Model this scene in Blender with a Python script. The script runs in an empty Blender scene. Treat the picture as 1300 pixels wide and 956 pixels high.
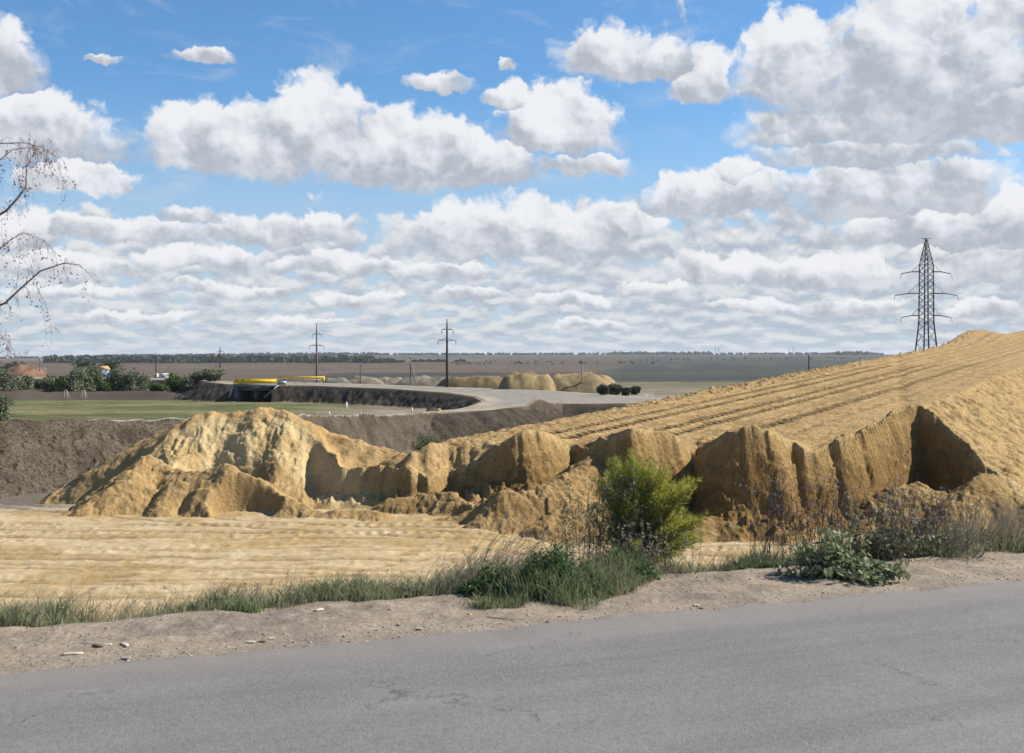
import bpy, math, random
import numpy as np
from mathutils import Vector

# ------------------------------------------------------------------ camera, light, exposure
SC = bpy.context.scene
COL = SC.collection
F = 1444.4          # focal length in pixels of a 1300 px wide picture (40 mm on 36 mm)
VH = 452.0          # image row of the true horizon
EYE = 1.6
R = math.radians

cam_d = bpy.data.cameras.new('camera')
cam_d.lens = 40; cam_d.sensor_width = 36
cam_d.shift_y = -0.020
cam_d.clip_start = 0.05; cam_d.clip_end = 40000
cam_d.dof.use_dof = True; cam_d.dof.focus_distance = 48; cam_d.dof.aperture_fstop = 6.3
cam = bpy.data.objects.new('camera', cam_d); COL.objects.link(cam)
cam.location = (0, 0, EYE); cam.rotation_euler = (R(90), 0, 0)
SC.camera = cam
SC.render.resolution_x = 1024; SC.render.resolution_y = 753
SC.view_settings.view_transform = 'Standard'
SC.view_settings.look = 'None'
SC.view_settings.gamma = 1
SC.view_settings.exposure = 0.80
SC.view_settings.use_curve_mapping = False

SUN_AZ, SUN_EL = 77.0, 40.0
sd = bpy.data.lights.new('sun', 'SUN'); sd.energy = 5.0; sd.angle = R(0.53); sd.color = (1.0, 0.945, 0.86)
sun = bpy.data.objects.new('sun', sd); COL.objects.link(sun)
_sv = Vector((math.sin(R(SUN_AZ))*math.cos(R(SUN_EL)), math.cos(R(SUN_AZ))*math.cos(R(SUN_EL)), math.sin(R(SUN_EL))))
sun.rotation_euler = _sv.to_track_quat('Z', 'Y').to_euler()

# ------------------------------------------------------------------ tiny node language
class NT:
    """wraps a node tree so that formulas can be written as python expressions"""
    def __init__(s, tree): s.t = tree
    def new(s, kind, **kw):
        n = s.t.nodes.new(kind)
        for k, v in kw.items(): setattr(n, k, v)
        return n
    def put(s, sock, v):
        if isinstance(v, E): s.t.links.new(v.o, sock)
        elif isinstance(v, bpy.types.NodeSocket): s.t.links.new(v, sock)
        else: sock.default_value = v
    def m(s, op, a, b=None, c=None, clamp=False):
        n = s.new('ShaderNodeMath', operation=op, use_clamp=clamp)
        s.put(n.inputs[0], a)
        if b is not None: s.put(n.inputs[1], b)
        if c is not None: s.put(n.inputs[2], c)
        return E(s, n.outputs[0])
    def vm(s, op, a, b=None, sc=None):
        n = s.new('ShaderNodeVectorMath', operation=op)
        s.put(n.inputs[0], a)
        if b is not None: s.put(n.inputs[1], b)
        if sc is not None: s.put(n.inputs['Scale'], sc)
        return E(s, n.outputs['Value'] if op in ('LENGTH', 'DOT_PRODUCT') else n.outputs[0])
    def xyz(s, x, y, z=0.0):
        n = s.new('ShaderNodeCombineXYZ')
        for i, v in enumerate((x, y, z)): s.put(n.inputs[i], v)
        return E(s, n.outputs[0])
    def sep(s, v):
        n = s.new('ShaderNodeSeparateXYZ'); s.put(n.inputs[0], v)
        return [E(s, o) for o in n.outputs]
    def noise(s, vec, scale=1.0, detail=4.0, rough=0.5, color=False, lac=2.0, dist=0.0):
        n = s.new('ShaderNodeTexNoise')
        s.put(n.inputs['Vector'], vec); s.put(n.inputs['Scale'], scale); s.put(n.inputs['Detail'], detail)
        s.put(n.inputs['Roughness'], rough); s.put(n.inputs['Lacunarity'], lac); s.put(n.inputs['Distortion'], dist)
        return E(s, n.outputs['Color' if color else 'Fac'])
    def ss(s, x, a, b, lo=0.0, hi=1.0):
        n = s.new('ShaderNodeMapRange', interpolation_type='SMOOTHSTEP')
        for i, v in enumerate((x, a, b, lo, hi)): s.put(n.inputs[i], v)
        return E(s, n.outputs[0])
    def mix(s, f, a, b):
        n = s.new('ShaderNodeMix', data_type='RGBA')
        s.put(n.inputs[0], f)
        s.put(n.inputs[6], a if not isinstance(a, tuple) else (*a, 1)[:4]); s.put(n.inputs[7], b if not isinstance(b, tuple) else (*b, 1)[:4])
        return E(s, n.outputs[2])
    def mixf(s, f, a, b):
        n = s.new('ShaderNodeMix', data_type='FLOAT')
        s.put(n.inputs[0], f); s.put(n.inputs[2], a); s.put(n.inputs[3], b)
        return E(s, n.outputs[0])

class E:
    def __init__(s, nt, o): s.n = nt; s.o = o
    def __add__(s, b): return s.n.m('ADD', s, b)
    __radd__ = __add__
    def __sub__(s, b): return s.n.m('SUBTRACT', s, b)
    def __rsub__(s, b): return s.n.m('SUBTRACT', b, s)
    def __mul__(s, b): return s.n.m('MULTIPLY', s, b)
    __rmul__ = __mul__
    def __truediv__(s, b): return s.n.m('DIVIDE', s, b)
    def __rtruediv__(s, b): return s.n.m('DIVIDE', b, s)

# ------------------------------------------------------------------ sky with fair-weather cumulus
def build_world():
    w = bpy.data.worlds.new('World'); SC.world = w; w.use_nodes = True
    t = w.node_tree; t.nodes.clear(); N = NT(t)
    sky = N.new('ShaderNodeTexSky', sky_type='NISHITA')
    sky.sun_disc = False; sky.sun_elevation = R(SUN_EL); sky.sun_rotation = R(SUN_AZ)
    sky.air_density = 1.0; sky.dust_density = 0.6; sky.ozone_density = 2.5; sky.altitude = 100
    tc = N.new('ShaderNodeTexCoord')
    x, y, z = N.sep(E(N, tc.outputs['Generated']))
    az = N.m('ARCTAN2', x, y) * 57.2958
    el = N.m('ARCSINE', z) * 57.2958
    p = N.xyz(az, el, 0.0)
    # turbulence of the outlines
    wv = N.vm('SUBTRACT', N.noise(p, 0.42, 5.0, 0.6, color=True), (0.5, 0.5, 0.5))
    wv = N.vm('MULTIPLY', wv, (2.8, 1.9, 0.0))
    wf = N.vm('SUBTRACT', N.noise(p, 2.2, 5.0, 0.62, color=True), (0.5, 0.5, 0.5))
    wf = N.vm('MULTIPLY', wf, (0.42, 0.36, 0.0))
    q = N.vm('ADD', N.vm('ADD', p, wv), wf)
    qx, qy, _ = N.sep(q)
    # the big clouds: centre u, base v, half width, height above base
    blobs = CLOUDS
    D = None
    for (u, vb, rx, h, tone) in blobs:
        a0 = math.degrees(math.atan((u-650)/F)); e0 = math.degrees(math.atan((VH-vb)/math.hypot(F, u-650)))
        rxd = rx/25.0; hd = h/25.0
        dx = (qx-a0)*(1/rxd)
        dy = (qy-e0)*(1/hd)                       # 0 at the base, 1 at the top
        dn = N.m('MAXIMUM', dy*1.0, dy*(-3.6))
        m = 1.0 - N.vm('LENGTH', N.xyz(dx, dn, 0.0))
        sh = dy + tone
        if D is None: D, S = m, sh
        else:
            g = N.ss(m-D, -0.12, 0.12)
            S = N.mixf(g, S, sh)
            D = N.m('SMOOTH_MAX', D, m, 0.12)
    ps = N.vm('ADD', p, N.vm('MULTIPLY', wv, (0.55, 0.55, 0.0)))
    ps = N.vm('ADD', ps, N.vm('MULTIPLY', wf, (0.5, 0.5, 0.0)))
    fb = N.noise(q, 0.75, 7.0, 0.5)
    s1 = N.noise(ps, 0.50, 3.5, 0.42); s1b = N.noise(N.vm('ADD', ps, (0.45, 0.75, 0.0)), 0.50, 3.5, 0.42)
    s2 = N.noise(ps, 1.7, 5.0, 0.5); s2b = N.noise(N.vm('ADD', ps, (0.14, 0.22, 0.0)), 1.7, 5.0, 0.5)
    emb = (s1-s1b)*2.0 + (s2-s2b)*0.75
    dens = D*1.5 + (fb-0.5)*1.35 - 0.02
    soft = N.ss(S, 0.0, 0.6, 0.75, 0.30)
    alpha = N.ss(dens, 0.0, soft)
    alpha = alpha*N.ss(el, 0.5, 2.0)
    lit = N.ss(S*1.25 - 0.04 + emb*0.70 + (s1-0.5)*0.6 + N.ss(D, 0.0, 0.35, 0.14, 0.0), -0.2, 0.85)
    # lower, farther decks of cloud, flattened by perspective
    def deck(off):
        e = N.m('MAXIMUM', el, 0.0) + (1.5 + off)
        cx = 0.66
        g = N.xyz(az*cx, N.m('LOGARITHM', e, 2.71828)*6.4, 0.0)
        g = N.vm('ADD', g, N.vm('MULTIPLY', wf, (0.55, 0.5, 0.0)))
        return N.vm('ADD', g, N.vm('MULTIPLY', wv, (0.16, 0.10, 0.0)))
    n1 = N.noise(deck(0.0), 1.0, 7.0, 0.5)
    n2 = N.noise(deck(0.33), 1.0, 7.0, 0.5)
    cover = N.ss(el, 5.0, 9.0, 0.085, -0.26)
    d2 = n1 - 0.5 + cover + N.ss(az, -4.0, 12.0)*0.08
    a2 = N.ss(d2, -0.05, 0.07)
    l2 = N.ss((n1-n2)*3.1 + 0.55 - d2*0.9, 0.05, 0.95)
    # high thin veil
    vv = N.noise(N.xyz(az*0.5, el*1.6, 3.0), 0.35, 6.0, 0.6, dist=0.6)
    a3 = N.ss(vv, 0.50, 0.78)*0.45*N.ss(el, 4.0, 8.0)
    K = 1/0.1
    skyc = N.vm('MULTIPLY', E(N, sky.outputs[0]), SKY_TINT)
    c = N.mix(N.ss(el, 0.0, 14.0, 0.9, 0.0), skyc, tuple(K*v for v in (0.31, 0.365, 0.44)))
    c = N.mix(a3, c, tuple(K*v for v in (0.36, 0.39, 0.43)))
    far = N.ss(el, 0.5, 8.0)
    g2 = N.mix(far, tuple(K*v for v in (0.265, 0.305, 0.355)), tuple(K*v for v in (0.262, 0.285, 0.33)))
    w2 = N.mix(far, tuple(K*v for v in (0.42, 0.435, 0.45)), tuple(K*v for v in (0.475, 0.48, 0.49)))
    cd = N.mix(l2, g2, w2)
    c = N.mix(a2*N.ss(el, -0.5, 1.2, 0.55, 0.95), c, cd)
    gr = N.mix(N.ss(s2*0.5+s1*0.5, 0.38, 0.62), tuple(K*v for v in (0.262, 0.282, 0.320)), tuple(K*v for v in (0.335, 0.352, 0.388)))
    cb = N.mix(lit, gr, tuple(K*v for v in (0.505, 0.51, 0.525)))
    c = N.mix(alpha*0.97, c, cb)
    bg = N.new('ShaderNodeBackground'); N.put(bg.inputs[0], c); bg.inputs[1].default_value = 0.1
    out = N.new('ShaderNodeOutputWorld'); t.links.new(bg.outputs[0], out.inputs[0])
    w.cycles.sampling_method = 'MANUAL'; w.cycles.sample_map_resolution = 512

SKY_TINT = (0.47, 0.70, 0.86)
# centre u, base v, half width, height, tone  (rows/columns of the photograph turned into directions above)
CLOUDS = [
 (400, 190, 92, 98, 0.1), (235, 198, 66, 72, 0.0), (310, 206, 120, 78, -0.05), (520, 220, 130, 92, -0.02), (620, 224, 80, 56, -0.05),
 (40, 188, 130, 82, 0.0), (95, 236, 74, 44, 0.2), (0, 98, 58, 70, -0.1), (130, 76, 26, 10, -0.3),
 (262, 76, 58, 16, -0.1),
 (712, 178, 98, 76, 0.12), (640, 130, 30, 34, 0.2), (555, 112, 52, 22, -0.15), (642, 84, 16, 14, -0.2), (735, 215, 80, 24, -0.2),
 (775, 86, 88, 58, 0.0), (890, 118, 58, 58, 0.1), (840, 92, 70, 40, -0.05),
 (1180, 150, 240, 175, -0.22), (1280, 160, 140, 80, -0.25), (1000, 110, 78, 100, 0.0), (1040, 175, 130, 50, -0.05), (1270, 130, 90, 30, 0.15), (1110, 205, 170, 46, -0.1),
 (910, 262, 122, 52, -0.02), (935, 225, 34, 30, 0.3), (1130, 262, 170, 76, -0.15), (1270, 300, 110, 75, -0.02), (1170, 300, 130, 60, 0.05),
 (640, 312, 190, 70, 0.0), (770, 300, 95, 50, 0.05), (405, 284, 30, 22, 0.35), (340, 302, 120, 34, -0.1), (140, 300, 120, 28, -0.05), (30, 306, 54, 46, 0.25), (240, 280, 50, 20, -0.2),
 (80, 345, 110, 26, 0.1), (250, 340, 100, 30, 0.1), (430, 342, 110, 26, 0.0), (560, 352, 90, 22, -0.05), (910, 352, 100, 40, 0.1), (1050, 358, 110, 42, 0.05), (1240, 352, 90, 46, -0.15), (1180, 325, 26, 22, 0.3),
 (90, 378, 85, 18, 0.1), (300, 374, 80, 18, 0.0), (450, 384, 75, 18, 0.1), (600, 380, 60, 16, 0.0), (720, 388, 70, 20, 0.1), (830, 376, 50, 22, 0.15), (950, 394, 80, 16, 0.1), (1090, 392, 70, 18, 0.0),
 (180, 408, 90, 13, 0.1), (380, 412, 80, 12, 0.1), (760, 416, 80, 12, 0.1), (1240, 400, 70, 20, 0.0),
]
build_world()
# ------------------------------------------------------------------ helpers: objects and meshes
def tag(o, label=None, cat=None, group=None, kind=None):
    if label: o['label'] = label
    if cat: o['category'] = cat
    if group: o['group'] = group
    if kind: o['kind'] = kind
    return o

def empty(name, loc, rz=0.0):
    o = bpy.data.objects.new(name, None); COL.objects.link(o)
    o.location = loc; o.rotation_euler = (0, 0, rz); o.empty_display_size = 0.3
    return o

def mesh_np(name, V, faces, mat=None, parent=None, attrs=None, smooth=False):
    """V (n,3); faces: int array (m,k) or list of such arrays"""
    if isinstance(faces, np.ndarray): faces = [faces]
    faces = [np.asarray(f, dtype=np.int32) for f in faces if len(f)]
    me = bpy.data.meshes.new(name)
    V = np.asarray(V, dtype=np.float32)
    me.vertices.add(len(V)); me.vertices.foreach_set('co', V.ravel())
    nl = sum(f.size for f in faces); nf = sum(len(f) for f in faces)
    me.loops.add(nl); me.polygons.add(nf)
    me.loops.foreach_set('vertex_index', np.concatenate([f.ravel() for f in faces]))
    st = []; k = 0
    for f in faces:
        st.append(k + np.arange(len(f))*f.shape[1]); k += f.size
    me.polygons.foreach_set('loop_start', np.concatenate(st).astype(np.int32))
    me.update(calc_edges=True)
    if smooth: me.polygons.foreach_set('use_smooth', np.ones(nf, dtype=bool))
    for an, arr in (attrs or {}).items():
        if arr.ndim == 2:
            a = me.color_attributes.new(an, 'FLOAT_COLOR', 'POINT')
            c = np.ones((len(V), 4), dtype=np.float32); c[:, :3] = arr
            a.data.foreach_set('color', c.ravel())
        else:
            a = me.attributes.new(an, 'FLOAT', 'POINT'); a.data.foreach_set('value', arr.astype(np.float32))
    me.validate()
    o = bpy.data.objects.new(name, me); COL.objects.link(o)
    if mat: me.materials.append(mat)
    if parent: o.parent = parent
    return o

class MB:
    """collects simple shapes and links them as one mesh"""
    def __init__(s): s.v = []; s.f = {3: [], 4: []}; s.n = 0
    def add(s, V, faces):
        V = np.asarray(V, float).reshape(-1, 3)
        for f in faces:
            s.f.setdefault(len(f), []).append([i+s.n for i in f])
        s.v.append(V); s.n += len(V)
    def box(s, c, d, rz=0.0, taper=1.0):
        x, y, z = d[0]/2, d[1]/2, d[2]/2
        P = []
        for sz in (-1, 1):
            k = 1.0 if sz < 0 else taper
            for sx, sy in ((-1, -1), (1, -1), (1, 1), (-1, 1)): P.append((sx*x*k, sy*y*k, sz*z))
        P = np.array(P); cr, sr = math.cos(rz), math.sin(rz)
        P = np.c_[P[:, 0]*cr-P[:, 1]*sr, P[:, 0]*sr+P[:, 1]*cr, P[:, 2]] + np.array(c)
        s.add(P, [(0, 3, 2, 1), (4, 5, 6, 7), (0, 1, 5, 4), (1, 2, 6, 5), (2, 3, 7, 6), (3, 0, 4, 7)])
    def tube(s, pts, rad, k=6, cap=True):
        pts = [np.array(p, float) for p in pts]
        if not hasattr(rad, '__len__'): rad = [rad]*len(pts)
        rings = []
        up = None
        for i, p in enumerate(pts):
            d = pts[min(i+1, len(pts)-1)] - pts[max(i-1, 0)]
            d = d/(np.linalg.norm(d)+1e-9)
            a = np.array((0, 0, 1.0)) if abs(d[2]) < 0.9 else np.array((1.0, 0, 0))
            if up is not None: a = up
            x = a - d*np.dot(a, d); x /= (np.linalg.norm(x)+1e-9); up = x
            y = np.cross(d, x)
            for j in range(k):
                t = 2*math.pi*j/k
                rings.append(p + rad[i]*(x*math.cos(t)+y*math.sin(t)))
        fs = []
        for i in range(len(pts)-1):
            for j in range(k):
                fs.append((i*k+j, i*k+(j+1) % k, (i+1)*k+(j+1) % k, (i+1)*k+j))
        if cap:
            fs.append(tuple(range(k))[::-1]); fs.append(tuple((len(pts)-1)*k+j for j in range(k)))
        s.add(rings, fs)
    def prism(s, poly, y0, y1):
        """outline in the x,z plane, extruded along y"""
        n = len(poly)
        V = [(x, y0, z) for x, z in poly] + [(x, y1, z) for x, z in poly]
        s.add(V, [tuple(range(n)), tuple(range(2*n-1, n-1, -1))] + [(i, (i+1) % n + 0, (i+1) % n+n, i+n)[::-1] for i in range(n)])
    def build(s, name, mat, parent=None, smooth=False):
        V = np.concatenate(s.v)
        return mesh_np(name, V, [np.array(f) for f in s.f.values() if len(f)], mat, parent, smooth=smooth)

# ------------------------------------------------------------------ numpy noise
def _h(ix, iy, seed):
    h = (ix.astype(np.int64)*374761393 + iy.astype(np.int64)*668265263 + seed*974634777) & 0xffffffff
    h = ((h ^ (h >> 13))*1274126177) & 0xffffffff
    return ((h ^ (h >> 16)) & 0xffff)/65535.0
def gn(x, y, seed=0):
    x = np.asarray(x, float); y = np.asarray(y, float)
    ix = np.floor(x); iy = np.floor(y); fx = x-ix; fy = y-iy
    ux = fx*fx*fx*(fx*(fx*6-15)+10); uy = fy*fy*fy*(fy*(fy*6-15)+10)
    def g(a, b):
        t = _h(ix+a, iy+b, seed)*6.2831853
        return np.cos(t)*(fx-a)+np.sin(t)*(fy-b)
    return ((g(0, 0)*(1-ux)+g(1, 0)*ux)*(1-uy)+(g(0, 1)*(1-ux)+g(1, 1)*ux)*uy)*1.5
def fbm(x, y, oct=4, seed=0, rough=0.5):
    s = 0; a = 1.0; x = np.asarray(x, float); y = np.asarray(y, float)
    for k in range(oct):
        s = s + a*gn(x, y, seed+k*17); a *= rough; x = x*2.03+11.3; y = y*2.03-7.7
    return s
def ridged(x, y, oct=4, seed=0):
    s = 0; a = 1.0
    for k in range(oct):
        s = s + a*(1-np.abs(gn(x, y, seed+k*13))*2); a *= .5; x = x*2.1+3; y = y*2.1+5
    return s
def blocky(x, y, seed):
    wx = x+gn(x*1.3, y*1.3, seed+1)*.5; wy = y+gn(x*1.3, y*1.3, seed+2)*.5
    return _h(np.floor(wx), np.floor(wy), seed)-.5
def sst(x, a, b):
    t = np.clip((x-a)/(b-a), 0, 1); return t*t*(3-2*t)
def L(srgb):
    c = np.array(srgb, float)/255
    return np.where(c <= 0.04045, c/12.92, ((c+0.055)/1.055)**2.4)

# ------------------------------------------------------------------ where things stand
def zat(v, Y): return EYE - (v-VH)*Y/F
def at(u, v, Y): return np.array(((u-650)*Y/F, Y, zat(v, Y)))
def vpx(z, Y): return VH + (EYE-z)*F/Y

# straight edge of the asphalt (world line) and distance beyond it
RD = np.array((0.9344, 0.3562)); RN = np.array((-0.3562, 0.9344)); RP = np.array((-2.54, 5.635))
def wroad(X, Y): return (X-RP[0])*RN[0] + (Y-RP[1])*RN[1]

# new embankment: a straight strip rising gently away to the right
def plane(X, Y): return -3.836 + .0216*X + .0363*Y
def acrossW(X, Y): return .86*X - .511*Y
def alongT(X, Y): return .511*X + .86*Y
W1, W0 = -27.6, -12.2

RIM = np.array([  # column, row, distance of the upper edge of the digging
 (120, 668, 50), (150, 640, 50), (175, 600, 49.5), (195, 572, 49.5), (215, 552, 50), (245, 537, 50.6), (270, 528, 51), (300, 531, 51), (330, 523, 51), (365, 531, 50.6),
 (395, 548, 50), (415, 572, 48.8), (432, 592, 47.5), (455, 594, 47), (490, 591, 46.6), (515, 597, 46.4), (540, 606, 45.6), (560, 602, 46.6), (585, 594, 47.2), (605, 584, 46.8), (630, 568, 45.6),
 (652, 553, 45.0), (670, 546, 44.8), (690, 548, 45.4), (706, 554, 46.2), (722, 563, 47.0), (735, 568, 47.0), (752, 563, 45.9), (775, 551, 44.8), (800, 545, 44.2), (822, 544, 44.6), (845, 549, 45.4), (868, 562, 46.0), (885, 576, 46.0),
 (905, 560, 44.9), (925, 548, 44.1), (945, 542, 43.8), (965, 543, 43.9), (985, 550, 44.2), (1010, 563, 44.6), (1030, 574, 44.6), (1050, 566, 45.0), (1085, 549, 46.3), (1125, 527, 48.8), (1155, 511, 50.6), (1172, 515, 50.4),
 (1205, 542, 48.6), (1228, 565, 47.3), (1255, 590, 46.3), (1300, 622, 45.3), (1380, 670, 45), (1500, 690, 48), (2500, 700, 46)], float)
US = np.arange(-1200.0, 3400.0, 3.0)
_ry = np.interp(US, RIM[:, 0], RIM[:, 2])
_rv = np.interp(US, RIM[:, 0], RIM[:, 1])
_k = np.exp(-(np.arange(-10, 11)/3.6)**2); _k /= _k.sum()
_ry = np.convolve(np.pad(_ry, 10, mode='edge'), _k, 'valid')
_act = sst(US, 115, 165)*np.interp(US, [0, 400, 450], [.55, .55, 1])
_ry = _ry + _act*(fbm(US/30, US*0+3.3, 3, 5)*0.42)
_rv = _rv + _act*(fbm(US/18, US*0+1.3, 4, 15, .5)*2.3)
RIMX = (US-650)*_ry/F; RIMY = _ry; RIMZ = zat(_rv, _ry)

SIL = np.array([(150, 610, 53.5), (178, 575, 53.6), (205, 550, 53.6), (245, 534, 53.4), (270, 527, 53.4), (300, 529, 53.3), (330, 522, 53.2), (365, 529, 52.6), (400, 543, 52), (430, 553, 51.6), (455, 560, 51), (480, 568, 50.4), (500, 574, 50), (520, 580, 49)], float)
def ridge(X, Y, pts, slope, rnd=0.25):
    """height of a ridge of loose sand through the points (u, v, Y)"""
    P = np.array([at(*p) for p in pts]); best = np.full(X.shape, -99.0)
    for a, b in zip(P[:-1], P[1:]):
        d = b[:2]-a[:2]; l2 = (d**2).sum()+1e-9
        t = np.clip(((X-a[0])*d[0]+(Y-a[1])*d[1])/l2, 0, 1)
        dd = np.hypot(X-a[0]-t*d[0], Y-a[1]-t*d[1])
        best = np.maximum(best, a[2]+t*(b[2]-a[2]) - slope*(np.sqrt(dd*dd+rnd*rnd)-rnd))
    return best
FRONT = [  # smaller heaps in front of the digging: points, side slope
 ([(30, 666, 42.0), (75, 655, 42.6), (110, 640, 43.2), (140, 622, 44), (165, 600, 45), (188, 582, 46.5)], 0.72),
 ([(188, 582, 46.5), (215, 596, 46.0), (250, 600, 45.2), (290, 592, 44.8), (318, 604, 44.4), (350, 625, 43.6), (395, 648, 42.6), (440, 657, 42.4)], 0.76),
 ([(225, 612, 44.2), (205, 640, 43.0)], 0.8),
 ([(400, 655, 42.3), (450, 645, 42.6), (478, 650, 42.3), (505, 664, 41.8)], 0.7),
 ([(500, 634, 44.4), (540, 625, 44.6), (575, 628, 44), (600, 636, 43)], 0.75),
 ([(556, 662, 41.6), (590, 650, 41.8), (612, 645, 41.6)], 0.8),
 ([(617, 655, 40.6), (640, 624, 41.6), (690, 618, 42.0), (712, 606, 42.6), (740, 590, 43.8), (756, 574, 45)], 0.86),
 ([(700, 650, 40.6), (760, 640, 41.2), (800, 650, 41.0)], 0.7),
 ([(1130, 622, 45.4), (1165, 613, 45.6), (1200, 628, 45.0)], 0.7),
 ([(1205, 640, 43.6), (1245, 606, 45.2), (1262, 600, 46), (1300, 640, 44), (1400, 660, 43)], 0.8),
 ([(880, 668, 42), (905, 655, 42.4), (935, 668, 42)], 0.8),
]
# upper edge of the dark soil bank: column, distance, row
BANK = np.array([(-2500, 40, 545), (-900, 56, 540), (-200, 64, 536), (0, 66, 535.5), (230, 75, 534), (330, 90, 531), (400, 105, 528), (480, 122, 529), (600, 138, 522), (700, 158, 512.5), (800, 173, 508), (900, 190, 503), (1300, 220, 498), (3400, 230, 497)], float)
GU = np.array([-2500, -400, 0, 200, 300, 340, 450, 600, 800, 1000, 1300, 3400.])
GY = np.array([200, 291, 296, 400, 700, 1200, 2000, 3000, 4500, 6500, 9500, 14000.])
GV = np.array([
 [517, 517, 517, 517, 518, 518, 520, 520.5, 502, 500, 498, 498],
 [508, 508, 508, 508, 508, 508, 507, 504, 494, 492, 490, 490],
 [497, 497, 497, 497, 500, 503, 505, 502, 493.5, 491, 489, 489],
 [486.5, 486.5, 487, 487, 488, 489, 489, 487, 486, 483, 482, 482],
 [477, 477, 477, 478, 478, 478, 477.5, 477, 478, 477, 476, 476],
 [469.5]*7+[469, 469, 467, 467, 467],
 [463.5]*7+[462.5, 461, 459, 459, 459],
 [459.5]*7+[458, 456.5, 454.5, 454, 454],
 [457, 457, 456.5, 455.5, 455, 454.8, 454, 453.5, 452, 451.5, 451.5, 452],
 [455.5, 455.5, 455, 452.5, 451.3, 451, 450.5, 450.3, 450, 450, 450.3, 451],
 [460]*12, [470]*12], float)
GZ = EYE - (GV-VH)*GY[:, None]/F
GZ[-1] = -60; GZ[-2] = -35
ROAD_PX = [(-700, 476), (-100, 478), (200, 480), (250, 481.5), (290, 484.0), (400, 485.8), (480, 488), (560, 491), (640, 493.5), (700, 496), (760, 500), (830, 505), (880, 508),
           (880, 511), (800, 512), (745, 512.5), (700, 512.2), (665, 515), (625, 520.5), (560, 524.5), (500, 527.5), (478, 528.8), (470, 528.0), (500, 525.5),
           (540, 522.5), (585, 519), (603, 514.5), (617, 509), (606, 503.5), (570, 498.5), (500, 493.5), (400, 489.5), (290, 487.8), (272, 485.6), (240, 483.2), (200, 482.2), (-100, 480.2), (-700, 478.2)]
ROAD_Z = -5.1
def road_pts():
    out = []
    n = len(ROAD_PX)
    for i in range(n):
        a, b = ROAD_PX[i], ROAD_PX[(i+1) % n]
        for t in np.linspace(0, 1, 6)[:-1]:
            u = a[0]+(b[0]-a[0])*t; v = a[1]+(b[1]-a[1])*t
            Y = (EYE-ROAD_Z)*F/(v-VH); out.append(((u-650)*Y/F, Y))
    return np.array(out)
RPOLY = road_pts()
def sdist(X, Y, P):
    """signed distance to a closed polygon, negative inside"""
    d = np.full(X.shape, 1e9); ins = np.zeros(X.shape, bool)
    for i in range(len(P)):
        a, b = P[i], P[(i+1) % len(P)]
        e = b-a; l2 = (e**2).sum()+1e-12
        t = np.clip(((X-a[0])*e[0]+(Y-a[1])*e[1])/l2, 0, 1)
        d = np.minimum(d, np.hypot(X-a[0]-t*e[0], Y-a[1]-t*e[1]))
        c = ((a[1] > Y) != (b[1] > Y))
        with np.errstate(divide='ignore', invalid='ignore'):
            c &= X < (b[0]-a[0])*(Y-a[1])/(b[1]-a[1])+a[0]
        ins ^= c
    return np.where(ins, -d, d)

def ground_far(X, Y, U):
    """valley beyond the bank"""
    yb = np.interp(U, BANK[:, 0], BANK[:, 1]); zb = zat(np.interp(U, BANK[:, 0], BANK[:, 2]), yb)
    iu = np.clip(np.searchsorted(GU, U)-1, 0, len(GU)-2); tu = np.clip((U-GU[iu])/(GU[iu+1]-GU[iu]), 0, 1)
    tu = tu*tu*(3-2*tu)
    iy = np.clip(np.searchsorted(GY, Y)-1, 0, len(GY)-2); ty = np.clip((Y-GY[iy])/(GY[iy+1]-GY[iy]), 0, 1)
    z = (GZ[iy, iu]*(1-tu)+GZ[iy, iu+1]*tu)*(1-ty)+(GZ[iy+1, iu]*(1-tu)+GZ[iy+1, iu+1]*tu)*ty
    z0 = GZ[0, iu]*(1-tu)+GZ[0, iu+1]*tu
    t = np.clip((Y-yb)/(200-yb), 0, 1)
    return np.where(Y < 200, zb*(1-t)+z0*t, z), yb, zb

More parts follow.
